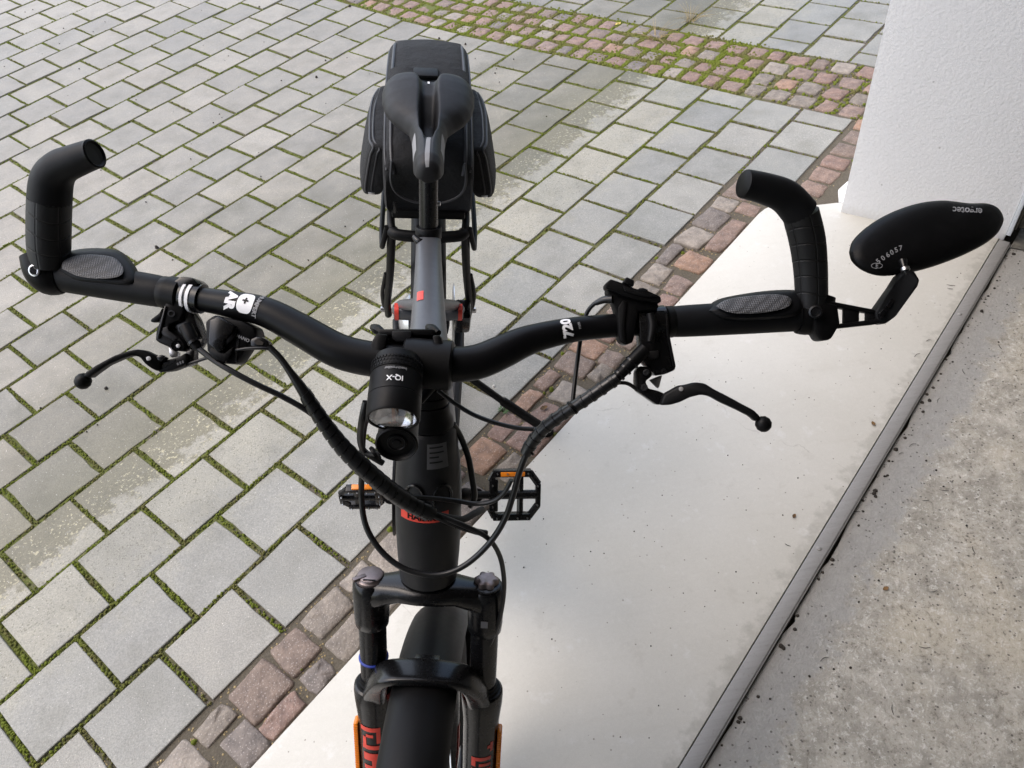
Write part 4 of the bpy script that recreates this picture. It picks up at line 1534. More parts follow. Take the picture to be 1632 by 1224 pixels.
# round horn under the lamp
hfront = at(632, 709, .664)
hd = (-BG * .97 + BV * .20 - BN * .05).normalized()
horn = part('horn', lathe(hfront, -hd, [(.004, .0001), (.004, .0150), (.0005, .0160), (-.0008, .0172), (.0005, .0185), (.006, .0185), (.0065, .0178), (.038, .0172), (.040, .014)], 44), 'black_plastic')
part('horn_disc', lathe(hfront - hd * .004, hd, [(0, .0085), (.0016, .0083), (.002, .0074), (.0012, .0068), (.0012, .004), (.0024, .0036), (.0026, .001)], 28), 'bar_black', horn)
part('horn_bracket', box(hfront - hd * .035 + lup * .012 + lx * .012, lx, lup, hd, .010, .030, .014, .002), 'black_plastic', horn)
part('lamp_foot', box(lfront - ldir * .055 - lup * .026, lx, lup, ldir, .016, .018, .022, .003), 'black_plastic', lamp)
part('bracket_strut', tube([at(668, 640, .70), at(690, 612, .70), at(702, 590, .69)], [.004, .005, .005], 10), 'black_plastic', lamp)

# print on the bar
def on_bar(x0, y0, x1, y1, d, rad, tilt, ydir, xdir):
    p0 = (at(x0, y0, d) + at(x1, y1, d)) / 2
    ad = (at(x1, y1, d) - at(x0, y0, d)).normalized()
    cf = (CAM - p0)
    cf = (cf - ad * cf.dot(ad)).normalized()
    dn = ad.cross(cf)
    if dn.dot(UP) > 0: dn = -dn
    def fn(x, y, z):
        a = tilt + xdir * x / rad
        return p0 + ad * (ydir * y) + (cf * cos(a) + dn * sin(a)) * (rad + .0004 + z)
    return fn
BAR = catmull([(x, *at(x, y, d), r) for x, y, d, r in bar_pts], 5)
def bar_fn(px, tilt, ydir, xdir):
    for a, b in zip(BAR, BAR[1:]):
        if a[0] <= px <= b[0]:
            k = (px - a[0]) / (b[0] - a[0])
            p0 = Vector(a[1:4]).lerp(Vector(b[1:4]), k)
            ad = (Vector(b[1:4]) - Vector(a[1:4])).normalized()
            rad = a[4] + (b[4] - a[4]) * k
            break
    cf = (CAM - p0)
    cf = (cf - ad * cf.dot(ad)).normalized()
    dn = ad.cross(cf)
    if dn.dot(UP) > 0: dn = -dn
    def fn(x, y, z):
        a = tilt + xdir * x / rad
        return p0 + ad * (ydir * y) + (cf * cos(a) + dn * sin(a)) * (rad + .0006 + z)
    return fn
fnL = lambda dx: bar_fn(372 + dx, -0.30, 1, 1)
text('bar_lettering', 'AR', None, BN, BV, 0.0135, 'white_print', bar, .0001, bend=fnL(5), bold=.06)
text('bar_small_lettering', 'HUMPERT', None, BN, BV, 0.0055, 'grey_print', bar, .0001, bend=fnL(46), bold=.04)
mk = []
fn = fnL(29)
vv, ff = [], []
n_, m_ = 28, 5
for i in range(n_):
    a = 2 * pi * i / n_
    for j in range(m_ + 1):
        q = j / m_
        x = .0100 * q * math.copysign(abs(cos(a)) ** .7, cos(a))
        y = .0078 * q * math.copysign(abs(sin(a)) ** .7, sin(a))
        vv.append(fn(x, y, 0))
for i in range(n_):
    for j in range(m_):
        a_, b_ = i * (m_ + 1), ((i + 1) % n_) * (m_ + 1)
        ff.append((a_ + j, a_ + j + 1, b_ + j + 1, b_ + j))
part('bar_emblem', (vv, ff), 'white_print', bar)
for (dx, dy) in ((.0058, .0016), (.0016, .0058)):
    vv = [fn(-.0015 + sx * dx / 2, sy * dy / 2, .0005) for sx in (-1, 1) for sy in (-1, 1)]
    part('emblem_plus', (vv, [(0, 1, 3, 2)]), 'bar_black', bar)
fnR = lambda dx: bar_fn(903 + dx, -0.25, -1, -1)
text('bar_lettering', '720', None, BN, BV, 0.0125, 'white_print', bar, .0001, bend=fnR(-3), bold=.05)
text('bar_small_lettering', 'mm', None, BN, BV, 0.0042, 'grey_print', bar, .0001, bend=fnR(14))

# ------------------------------------------------------------------ grips with bar ends
def grip(inner, outer, name):
    g_ = part(name, tube([at(*inner), at(*[i + (o - i) * .12 for i, o in zip(inner, outer)]), at(*[i + (o - i) * .5 for i, o in zip(inner, outer)]), at(*outer)], [.0142, .0150, .0155, .0158], 26, 6), 'rubber')
    return g_
gl = grip((264, 466, .716), (93, 437.5, .729), 'grip')
gr_ = grip((1068, 513, .727), (1268, 502, .740), 'grip')
part('grip_collar', lathe(at(266, 466.3, .716), at(93, 437.5, .729) - at(264, 466, .716), [(-.004, .0135), (-.003, .0150), (.003, .0150), (.004, .0142)], 28), 'black_matte', gl)
part('grip_collar', lathe(at(1066, 513, .727), at(1268, 502, .740) - at(1068, 513, .727), [(-.004, .0135), (-.003, .0150), (.003, .0150), (.004, .0142)], 28), 'black_matte', gr_)

def wing(outline, ridge, d0, d1, bulge, thick, parent, name, mat):
    """flattened palm rest: outline in photograph pixels, dished towards the rider"""
    pts = [at(x, y, d) for x, y, d in outline]
    c = sum(pts, Vector()) / len(pts)
    nrm = (CAM - c).normalized()
    D = [Vector(q) for q in catmull([tuple(p) for p in pts + [pts[0]]], 5)[:-1]]
    secs = []
    for q, z in ((1.16, -thick * 1.6), (1.10, -thick * .75), (1.03, -thick * .2), (.93, bulge * .4), (.75, bulge * .8), (.4, bulge), (.05, bulge * 1.02)) if thick > .005 else ((1.0, -thick), (1.01, -thick * .4), (1.0, 0), (.9, bulge * .5), (.7, bulge * .85), (.4, bulge), (.05, bulge * 1.02)):
        secs.append([c + (p - c) * q + nrm * z for p in D])
    return part(name, loft(secs), mat, parent, smooth_angle=70)
wing([(92, 430, .712), (99, 411, .720), (125, 401, .724), (160, 399, .724), (190, 405, .722), (212, 432, .710), (208, 452, .702), (160, 450, .705), (120, 445, .709)], 0, 0, 0, .004, .010, gl, 'palm_rest', 'rubber')
wing([(99, 428, .7065), (102, 416, .712), (125, 407, .716), (155, 406, .716), (182, 411, .714), (196, 427, .706), (190, 440, .699), (160, 444, .699), (125, 440, .702)], 0, 0, 0, .0012, .003, gl, 'palm_insert', 'dots')
wing([(1132, 495, .715), (1150, 479, .724), (1190, 470, .728), (1235, 465, .731), (1268, 467, .731), (1276, 484, .724), (1262, 502, .717), (1200, 508, .713), (1155, 506, .712)], 0, 0, 0, .003, .010, gr_, 'palm_rest', 'rubber')
wing([(1141, 488, .711), (1160, 477, .717), (1200, 471, .720), (1235, 469, .722), (1258, 474, .721), (1258, 487, .716), (1232, 496, .711), (1190, 500, .708), (1160, 497, .707)], 0, 0, 0, .0012, .003, gr_, 'palm_insert', 'dots')

def bar_end(axis_pts, radii, tip_from, name, clamp, cut, sx=1.0):
    e = empty_part(name, at(*axis_pts[0]))
    P = [at(*p) for p in axis_pts]
    vf = tube(P[:cut + 1], radii[:cut + 1], 26, 7, ref=FW)
    sl = part('horn_sleeve', vf, 'grooved', e)
    at_ = sl.data.attributes.new('along', 'FLOAT_VECTOR', 'POINT')
    acc, prevc = 0.0, None
    for i in range(len(sl.data.vertices) // 26):
        cc = sum((sl.data.vertices[i * 26 + k].co for k in range(26)), Vector()) / 26
        acc += (cc - prevc).length if prevc is not None else 0
        prevc = cc
        for k in range(26):
            at_.data[i * 26 + k].vector = (k / 26 * 0.12, acc + 0.003 * sin(k / 26 * 4 * pi), 0)
    part('horn_tip', tube(P[cut:], radii[cut:], 26, 7), 'rubber', e)
    part('bar_end_clamp', tube([at(*c[:3]) for c in clamp], [c[3] for c in clamp], 26, 5), 'black_plastic', e)
    return e
bl = bar_end([(80, 425, .722), (78, 395, .716), (78, 355, .707), (79, 318, .698), (83, 287, .690), (97, 267, .682), (123, 255, .675), (150, 245, .670)], [.0165, .0182, .0184, .0182, .0174, .0152, .0136, .0126], 5, 'bar_end', [(62, 405, .724, .0165), (70, 428, .725, .0180), (82, 440, .727, .0182), (96, 440, .728, .0165)], 3)
part('tip_plug', lathe(at(149, 245.5, .670), at(150, 245, .670) - at(124, 254, .675), [(-.002, .0125), (.0014, .0127), (.0022, .0112), (.0006, .0095), (.0004, .001)], 26), 'black_plastic', bl)
part('clamp_bolt', lathe(at(55, 431, .708), (CAM - at(55, 431, .708)).normalized() - RT * .6, [(-.004, .0055), (.001, .0055), (.0014, .0042), (.0002, .0036), (.0001, .001)], 14), 'silver', bl)
br = bar_end([(1292, 492, .738), (1293, 462, .732), (1291, 420, .724), (1286, 380, .715), (1276, 340, .706), (1252, 314, .698), (1220, 301, .690), (1187, 293, .684)], [.0158, .0150, .0155, .0162, .0162, .0152, .0138, .0128], 5, 'bar_end', [(1306, 470, .738, .0150), (1300, 490, .739, .0165), (1290, 505, .740, .0170), (1272, 505, .740, .0162)], 4)
part('tip_plug', lathe(at(1187.5, 293.2, .684), at(1187, 293, .684) - at(1220, 301, .690), [(-.002, .0124), (.0014, .0125), (.003, .010), (.0034, .001)], 26), 'black_plastic', br)
part('clamp_bolt', lathe(at(1300, 497, .716), (CAM - at(1300, 497, .716)).normalized(), [(-.004, .0062), (.001, .0062), (.0014, .0046), (.0002, .004), (.0001, .001)], 14), 'black_gloss', br)

# ------------------------------------------------------------------ controls, bike's right (left in view)
def lever_set(name):
    return empty_part(name, FC)
lv = lever_set('brake_lever_assembly')
ldv = (at(323, 477, .711) - at(266, 466, .716)).normalized()
part('lever_clamp', lathe(at(281, 469, .7145), ldv, [(-.007, .0125), (-.006, .0160), (.006, .0160), (.007, .0125)], 28), 'black_plastic', lv)
part('lever_clamp_top', slab([(273, 450), (287, 440), (307, 442), (318, 452), (311, 455), (294, 472), (276, 459)], .702, .026, .0022), 'black_gloss', lv)
part('master_cylinder', slab([(266.4, 459), (275.4, 450), (291, 454.4), (291, 499), (286.6, 510.4), (268.7, 517.2), (268.7, 526), (286.6, 539.6), (294.5, 548.6), (293.4, 559.8), (284.4, 559.8), (253, 546.3), (247.4, 541.8), (248.5, 528.4), (263, 485.8)], .7025, .014, .0013), 'black_matte', lv)
part('cylinder_barrel', slab([(290, 456), (298, 488), (311, 508), (322, 540), (311, 557.5), (298, 557.5), (288, 545), (270, 528), (270, 515), (286, 508)], .708, .020, .003), 'black_gloss', lv)
part('edge_rib', slab([(262, 487), (265.5, 488), (253.5, 540), (249, 540)], .7005, .006, .0007), 'black_gloss', lv)
part('lettering_panel', slab([(259, 522), (267, 520), (268.5, 527), (283, 538), (278, 543), (262, 536), (256, 530)], .7015, .003, .0006), 'frame_dark', lv)
part('bleed_screw', lathe(at(273, 499.8, .7005), (CAM - at(273, 500, .7)).normalized(), [(-.002, .0031), (.0010, .0031), (.0011, .0021), (-.0006, .0020), (-.0007, .0005)], 16), 'frame_grey', lv)
part('pivot_bolt', lathe(at(284, 551.3, .7000), (CAM - at(284, 551, .7)).normalized(), [(-.002, .0019), (.0012, .0017), (.0016, .0008)], 12), 'white_print', lv)
part('pivot_boss', lathe(at(281.5, 551, .7012), (CAM - at(284, 551, .7)).normalized(), [(-.003, .0052), (.0002, .0050), (.0005, .0040), (.0001, .0030)], 18), 'black_gloss', lv)
part('lever_link', slab([(268.7, 553), (275.4, 557.5), (283, 562), (282, 569), (273, 570), (269.8, 566.5)], .707, .007, .0006), 'silver', lv)
part('link_plate', slab([(295.6, 559.8), (309, 556), (308.5, 579), (296, 585)], .703, .012, .0012), 'black_gloss', lv)
part('lever_root', slab([(254, 581), (257.5, 575.5), (275.4, 571), (284.4, 568.7), (295.6, 562), (297, 575.5), (291, 584.4), (273, 591), (257.5, 593.4), (250.7, 592.3)], .6975, .013, .0014), 'black_matte', lv)
part('lever_slot', slab([(256.5, 584), (260, 578.5), (279.5, 572.5), (278.5, 576.5), (262, 586.5), (256.5, 586.7)], .6970, .002, .0), 'black_gloss', lv)
for q in range(3):
    part('dial_mark', slab([(281.5 + q * 4, 578.5 - q * 1.6), (284 + q * 4, 577.5 - q * 1.6), (285 + q * 4, 581.5 - q * 1.6), (282.5 + q * 4, 582.5 - q * 1.6)], .6970, .001, .0), 'dim_print', lv)
part('lever_blade', slab([(131.5, 601), (135, 593.4), (152, 582), (181, 566.5), (201.4, 559.8), (217, 556.4), (230.6, 558.7), (241.8, 564.3), (250.7, 568.7), (255.2, 577.7), (254.1, 584.4), (250.7, 592.3), (239.5, 586.7), (230.6, 580), (221.6, 568.7), (210.4, 566.5), (194.7, 571), (170, 582), (147.6, 597.9), (143, 602.4)],
     [.679, .679, .680, .682, .684, .686, .688, .690, .692, .694, .694, .694, .691, .689, .687, .685, .683, .681, .679, .679], .0105, .0024, 3), 'black_matte', lv)
part('adjuster', slab([(247, 568), (256, 565), (264, 570.5), (256, 577), (250, 573)], .692, .009, .0014), 'black_gloss', lv)
part('lever_ball', lathe(at(132.3, 607.5, .684), at(132.3, 607.5, .684) - at(145, 589, .684), [(-.0072, .001), (-.0065, .0035), (-.004, .0062), (0, .0073), (.004, .0062), (.0065, .0035), (.0072, .001)], 24), 'black_matte', lv)
part('reach_screw', lathe(at(236.8, 571.4, .6875), (CAM - at(237, 571, .687)).normalized(), [(-.002, .0020), (.0012, .0019), (.0015, .001)], 14), 'white_print', lv)
part('boot_ring', lathe(at(310.5, 545, .6945), at(316, 556, .694) - at(305, 538, .695), [(-.0015, .0050), (-.0012, .0066), (.0012, .0066), (.0015, .0050)], 18), 'black_gloss', lv)
part('hose_boot', tube([at(296, 520, .698), at(305, 538, .695), at(316, 556, .694)], [.0062, .0058, .0042], 14), 'black_plastic', lv)
part('bell_ring', lathe(at(303, 473, .7125), ldv, [(-.0028, .0128), (-.0024, .0147), (.0002, .0147), (.0006, .0128)], 32), 'white_print')
part('bell_ring', lathe(at(311.5, 474.7, .7118), ldv, [(-.0028, .0128), (-.0024, .0147), (.0008, .0147), (.0012, .0128)], 32), 'white_print')
part('bell_ring_core', lathe(at(307, 473.8, .7122), ldv, [(-.0085, .0122), (-.008, .0136), (.010, .0136), (.0105, .0122)], 32), 'black_gloss')

sh = part('gear_shifter', slab([(326, 512), (341, 501.5), (385, 511), (405.5, 521.6), (410, 537.3), (397, 548.6), (388, 562), (375, 581), (350, 579), (329, 560)], .690, .026, .0028), 'black_plastic')
part('shifter_cover', slab([(333.7, 510.4), (347, 503.7), (374, 519.4), (370, 530), (357, 541), (356, 557.5), (347, 562), (331.5, 548.6)], .683, .012, .0013), 'black_gloss', sh)
part('cover_facet', slab([(357, 541), (370, 530), (373, 521), (377, 526), (372, 540), (359, 552)], .6855, .010, .0010), 'black_plastic', sh)
part('shifter_lever', slab([(336, 553), (358, 562), (372, 552), (368, 566), (358, 578), (340, 572), (332, 562)], .686, .010, .0014), 'black_plastic', sh)
part('shifter_seam', slab([(378, 524), (379.5, 523), (381, 545), (376, 577), (374, 577)], .6893, .002, .0), 'black_gloss', sh)
part('thumb_lever', slab([(239.5, 509), (253, 499), (258, 490), (257, 507), (251, 513.5), (240, 513.5)], .716, .007, .0012), 'black_plastic', sh)
part('cable_exit', slab([(398, 541), (409, 535), (420, 539), (429, 547), (427, 556), (411, 557), (399, 552)], .688, .013, .0018), 'black_gloss', sh)
part('exit_slot', slab([(405, 543), (410, 540), (420, 546), (418, 550), (408, 549)], .6874, .0015, .0), 'dirt', sh)
text('shifter_lettering', 'SHIMANO', at(382, 537, .6888), (RT - UP * .45), (UP + RT * .45), .0042, 'grey_print', sh, .0001)

# ------------------------------------------------------------------ controls, bike's left (right in view)
lv2 = lever_set('brake_lever_assembly')
rdv = (at(1066, 513, .727) - at(952, 521, .719)).normalized()
part('lever_clamp', lathe(at(1046, 515, .7255), rdv, [(-.008, .0125), (-.007, .0165), (.007, .0165), (.008, .0125)], 28), 'black_gloss', lv2)
part('master_cylinder', slab([(1018, 494.4), (1060, 494.4), (1064.4, 530), (1077.8, 583.3), (1075.6, 590), (1060, 596.7), (1044.4, 599), (1033, 585.6), (1022, 572), (1020, 545.6)], .712, .022, .0016), 'black_gloss', lv2)
part('cylinder_cap', tube([at(1036, 500, .708), at(1040, 520, .706), at(1036, 545, .704)], [.0035, .0042, .003], 10), 'black_matte', lv2)
part('cylinder_rib', slab([(1061, 500), (1063.5, 500), (1067, 532), (1077, 582), (1073, 584), (1063, 534)], .7095, .006, .0008), 'black_matte', lv2)
part('bleed_port', slab([(1034, 560), (1050, 558), (1050, 570), (1042, 573), (1034, 572)], .7095, .006, .0010), 'frame_dark', lv2)
part('cover_screw', lathe(at(1058, 592, .7115), (CAM - at(1058, 592, .71)).normalized(), [(-.002, .0026), (.0008, .0024), (.0010, .0015), (.0002, .0012)], 12), 'black_matte', lv2)
part('pivot_bolt', lathe(at(1030, 593.5, .7025), (CAM - at(1031, 594, .706)).normalized(), [(-.002, .003), (.001, .0028), (.0014, .002), (.0006, .0014)], 14), 'frame_dark', lv2)
part('lever_link', slab([(1035.6, 605.6), (1055.6, 597.8), (1051, 616.7), (1048.9, 619)], .716, .007, .0007), 'rail', lv2)
part('lever_root', slab([(1013.3, 590), (1020, 583.3), (1037.8, 585.6), (1040, 598.9), (1029, 607.8), (1033.3, 619), (1051, 623.3), (1064.4, 630), (1064.4, 643.3), (1046.7, 645.6), (1024.4, 630), (1014.4, 623.3), (1012.2, 607.8)], .7035, .014, .0016), 'black_gloss', lv2)
part('root_edge', slab([(1012.5, 592), (1016, 590), (1016.5, 621), (1013.5, 621)], .7025, .008, .0006), 'frame_dark', lv2)
part('adjuster_star', lathe(at(1027, 617.5, .7028), (CAM - at(1027, 617, .70)).normalized(), [(-.002, .0034), (.0006, .0034), (.0008, .0022), (.0001, .0018)], 7), 'frame_dark', lv2)
part('lever_blade', slab([(1058, 628), (1071, 621), (1082, 614.4), (1093.3, 613.3), (1109, 609), (1124.4, 611), (1140, 621), (1162, 632), (1184.4, 644.4), (1202, 653.3), (1214, 665), (1206, 673), (1195.6, 663.3), (1173.3, 652), (1151, 642), (1131, 631), (1117.8, 629), (1100, 633.3), (1084.4, 641), (1069, 645.6), (1052, 646)],
     [.697, .696, .694, .692, .690, .689, .688, .687, .686, .685, .685, .685, .685, .686, .687, .688, .689, .691, .693, .695, .697], .0105, .0024, 3), 'black_matte', lv2)
part('lever_ball', lathe(at(1216.7, 675.8, .690), at(1216, 677, .690) - at(1200, 661, .690), [(-.0072, .001), (-.0065, .0035), (-.004, .0062), (0, .0073), (.004, .0062), (.0065, .0035), (.0072, .001)], 24), 'black_matte', lv2)
part('reach_screw', lathe(at(1085.5, 620, .6920), (CAM - at(1084, 620, .69)).normalized(), [(-.002, .0022), (.0010, .0020), (.0013, .001)], 12), 'rail', lv2)
for fk in (0.42, 0.62, 0.80):
    part('boot_ring', lathe(at(1028 + (977 - 1028) * fk, 556 + (608 - 556) * fk, .7022), at(977, 608, .702) - at(1028, 556, .703), [(-.0012, .0060), (-.0010, .0086 - .003 * fk), (.0010, .0086 - .003 * fk), (.0012, .0060)], 18), 'black_gloss', lv2)
part('hose_boot', tube([at(1028, 556, .703), at(1008, 576, .702), at(990, 594, .702), at(977, 608, .702)], [.0066, .0064, .0054, .0042], 14), 'black_plastic', lv2)
ctl = part('assist_control', slab([(964.4, 452.2), (973.3, 444.4), (993.3, 451), (1013.3, 460), (1033.3, 463.3), (1053.3, 472.2), (1054.4, 481), (1049, 483.3), (1013.3, 477.8), (991, 471), (965.6, 459)], .702, .020, .0014), 'black_plastic')
part('control_body', slab([(966.7, 459), (991, 471), (1013.3, 478), (1049, 483), (1051, 490), (1044.4, 494.4), (1017.8, 496.7), (1011, 536.7), (1009, 545.6), (997.8, 550), (989, 545.6), (985.6, 536.7), (983.3, 503.3), (976.7, 481), (969, 472.2)], .7075, .022, .0022), 'black_plastic', ctl)
part('body_facet', slab([(985, 490), (993, 478), (1000, 481), (996, 520), (998, 547), (990, 543), (987, 530)], .7058, .006, .0012), 'black_matte', ctl)
part('control_ridge', slab([(993, 455), (1013, 463), (1033, 466), (1048, 473), (1034, 474), (1012, 470), (996, 464)], .7008, .004, .0008), 'black_matte', ctl)
part('control_button', slab([(993.3, 449), (999, 441), (1011, 446.7), (1011, 455.6), (995.6, 452)], .700, .012, .0014), 'black_matte', ctl)
part('control_button', slab([(1018, 459), (1026, 458.5), (1034, 462), (1030, 466), (1018, 463)], .7005, .008, .0010), 'rubber', ctl)
part('status_light', lathe(at(1039, 471.5, .7025), (CAM - at(1039, 471, .70)).normalized(), [(-.002, .0008), (.0006, .0008), (.0008, .0003)], 8), 'white_print', ctl)

# ------------------------------------------------------------------ mirror
mir = empty_part('rear_view_mirror', FC)
part('mirror_clamp', slab([(1296, 484), (1316, 482), (1336, 486), (1340, 516), (1326, 540), (1318, 543), (1308, 542), (1298, 526)], .722, .022, .004), 'black_plastic', mir)
# pierced arm: two cheeks joined by webs
for pts in ([(1318, 478), (1332, 481), (1394, 493), (1400, 500), (1390, 499), (1336, 490), (1318, 488)], [(1318, 514), (1336, 516), (1384, 510), (1404, 506), (1412, 512), (1396, 517), (1340, 523), (1320, 524)]):
    part('arm_cheek', slab(pts, .724, .012, .0016), 'black_matte', mir)
for pts in ([(1318, 484), (1336, 487), (1336, 519), (1318, 518)], [(1347, 489), (1370, 494), (1370, 515), (1347, 517)], [(1383, 494), (1400, 496), (1412, 511), (1383, 513)]):
    part('arm_web', slab(pts, .726, .008, .0012), 'black_matte', mir)
part('arm_riser', slab([(1394, 497), (1424, 456), (1434, 438), (1446, 430), (1459, 432), (1467, 446), (1464, 456), (1428, 505), (1412, 517), (1398, 514)], [.724, .716, .708, .703, .703, .704, .706, .715, .724, .724], .015, .0022), 'black_matte', mir)
for pts in ([(1402, 500), (1409, 492), (1414, 495), (1405, 508)], [(1413, 488), (1421, 476), (1426, 480), (1417, 492)]):
    part('arm_recess', slab(pts, .7165, .005, .0), 'black_gloss', mir)
part('ball_stud', tube([at(1446, 438, .708), at(1442, 428, .708), at(1438.5, 416, .712)], [.0030, .0030, .0042], 12), 'black_gloss', mir)
part('stud_collar', lathe(at(1442.5, 429, .7075), at(1438.5, 416, .712) - at(1446, 438, .708), [(-.0018, .0030), (-.0014, .0040), (.0014, .0040), (.0018, .0030)], 18), 'silver', mir)
part('ball_socket', lathe(at(1439, 417, .7165), (CAM - at(1439, 417, .7165)).normalized(), [(-.004, .0085), (-.0012, .0082), (-.0004, .0070), (-.0010, .0052), (-.0012, .001)], 26), 'black_gloss', mir)
out = [(1353, 402), (1358, 385), (1376, 366), (1402, 348), (1434, 333), (1468, 323), (1500, 319.5), (1522, 321), (1546, 324), (1572, 324), (1590, 331), (1599, 345), (1598, 357), (1588, 374), (1566, 391), (1532, 408), (1496, 422), (1462, 432), (1424, 439), (1396, 439), (1372, 430), (1357, 416)]
MD = .735
def mdepth(x, y):                    # the glass faces back over the rider's shoulder
    return MD + (y - 382) * -0.00022 + (x - 1478) * 0.00004
D = [(q[0], q[1]) for q in catmull([(x, y) for x, y in out + [out[0]]], 4)[:-1]]
cx, cy = 1474, 381
secs = []
for q, z in ((.95, .004), (.99, .002), (1.0, -.001), (.992, -.005), (.94, -.0125), (.80, -.0185), (.62, -.0230), (.40, -.0255), (.18, -.0265), (.02, -.0267)):
    secs.append([at(cx + (x - cx) * q, cy + (y - cy) * q, mdepth(cx + (x - cx) * q, cy + (y - cy) * q) + z * .6) for x, y in D])
shell = part('mirror_shell', loft(secs), 'black_plastic', mir, smooth_angle=70)
part('mirror_glass', loft([[at(cx + (x - cx) * q, cy + (y - cy) * q, mdepth(x, y) + z) for x, y in D] for q, z in ((.95, .0035), (.95, .0052), (.90, .006))]), 'mirror_glass', mir)
def dome(px, py):
    # height of the shell above its rim plane along the outline ray through (px, py)
    best = None
    ang = math.atan2(py - cy, px - cx)
    rr = math.hypot(px - cx, py - cy)
    for x, y in D:
        da = abs((math.atan2(y - cy, x - cx) - ang + pi) % (2 * pi) - pi)
        if best is None or da < best[0]:
            best = (da, math.hypot(x - cx, y - cy))
    q = rr / best[1]
    pr = [(.02, -.0267), (.18, -.0265), (.40, -.0255), (.62, -.0230), (.80, -.0185), (.94, -.0125), (.992, -.005), (1.0, -.001)]
    for (a, za), (b, zb) in zip(pr, pr[1:]):
        if q <= b:
            return za + (zb - za) * max(0, (q - a) / (b - a))
    return -.003
def on_shell(x0, y0, ang, flip=1):
    ca, sa = cos(ang), sin(ang)
    def fn(x, y, z):
        k = FPX / MD
        X = x * k * flip
        Y = -y * k * flip
        px, py = x0 + X * ca - Y * sa, y0 + X * sa + Y * ca
        return at(px, py, mdepth(px, py) + dome(px, py) * .6 - .0006 - z)
    return fn
def arc_text(word, spots, size, name, mat):
    for ch, (x, y, a) in zip(word, spots):
        text(name, ch, None, BN, BV, size, mat, shell, .0001, bend=on_shell(x, y, a))
arc_text('506057', [(1400, 416.5, -.75), (1407.5, 411.5, -.65), (1415, 406.5, -.5), (1421.5, 402.5, -.42), (1428.5, 398.5, -.35), (1435.5, 395.5, -.18)], .0066, 'approval_number', 'grey_print')
text('approval_letter', 'E', None, BN, BV, .0052, 'grey_print', shell, .0001, bend=on_shell(1397.5, 423.5, -.0))
ov = []
fn = on_shell(1397.5, 423.5, 0)
for k in range(24):
    a = 2 * pi * k / 24
    ov.append((fn(.0055 * cos(a), .0028 * sin(a), .0001), fn(.0050 * cos(a), .0023 * sin(a), .0001)))
vv = [p for ab in ov for p in ab]
part('approval_oval', (vv, [(2 * k, 2 * ((k + 1) % 24), 2 * ((k + 1) % 24) + 1, 2 * k + 1) for k in range(24)]), 'grey_print', shell)
text('maker_lettering', 'ergotec', None, BN, BV, .0092, 'grey_print', shell, .0001, bend=on_shell(1542, 335.5, 0.06, -1))

# ------------------------------------------------------------------ cables
def cable(name, pts, r, mat='cable', seg=10, parent=None):
    return part(name, tube([at(*p) for p in pts], r, seg, 8), mat, parent)
cable('brake_hose', [(314, 553, .694), (338, 572, .692), (370, 592, .690), (410, 613, .692), (450, 632, .697), (490, 655, .703), (520, 680, .710), (545, 708, .718), (575, 740, .726), (620, 782, .744), (660, 806, .760), (700, 822, .770), (745, 840, .775), (778, 858, .790), (796, 885, .812), (803, 920, .838), (802, 955, .862), (795, 990, .885), (783, 1020, .900), (768, 1055, .915), (756, 1085, .925), (748, 1115, .935)], .0027)
wrap_pts = [(428, 552, .690), (446, 570, .691), (462, 592, .693), (480, 618, .697), (500, 650, .703), (522, 682, .709), (548, 715, .716), (580, 746, .724), (615, 776, .738), (650, 800, .754), (690, 820, .768)]
cable('gear_cable', wrap_pts, [.0030, .0030, .0034, .0050, .0055, .0062, .0068, .0070, .0072, .0072, .0068])
# spiral wrap: turns of a flat ribbon round the bundle
D = [Vector(q[:3]) for q in catmull([tuple(at(*p)) for p in wrap_pts[3:]], 14)]
L_ = [0.0]
for a, b in zip(D, D[1:]):
    L_.append(L_[-1] + (b - a).length)
def along(s):
    for i in range(len(L_) - 1):
        if L_[i] <= s <= L_[i + 1]:
            k = (s - L_[i]) / (L_[i + 1] - L_[i])
            return D[i].lerp(D[i + 1], k), (D[i + 1] - D[i]).normalized()
    return D[-1], (D[-1] - D[-2]).normalized()
mb_w = empty_part('spiral_wrap', FC)
s_ = 0.002
turn = 0
while s_ < L_[-1] - 0.012:
    R0 = 0.0060 + min(0.0024, s_ * .03)
    vv, ff = [], []
    n = 22
    for i in range(n + 1):
        a = 2 * pi * i / n * 1.02
        for q in (0, .5, 1):
            p, tg = along(s_ + .0088 * i / n + q * .0082)
            x = (FW - tg * FW.dot(tg)).normalized()
            y = tg.cross(x)
            rr = R0 + (.0005 if q == .5 else 0) + (.0007 if q == 1 else 0)
            vv.append(p + x * (cos(a) * rr) + y * (sin(a) * rr))
        for q in (0, 1):
            p, tg = along(s_ + .0088 * i / n + q * .0082)
            x = (FW - tg * FW.dot(tg)).normalized()
            y = tg.cross(x)
            vv.append(p + x * (cos(a) * (R0 - .0012)) + y * (sin(a) * (R0 - .0012)))
    for i in range(n):
        o0, o1 = i * 5, (i + 1) * 5
        for (a, b) in ((0, 1), (1, 2), (2, 4), (4, 3), (3, 0)):
            ff.append((o0 + a, o0 + b, o1 + b, o1 + a))
    part('wrap_turn', (vv, ff), 'wrap', mb_w)
    s_ += 0.0092
    turn += 1
cable('cable_outer', [(680, 815, .765), (720, 834, .775), (755, 846, .782), (775, 850, .79)], .0034, 'wrap')
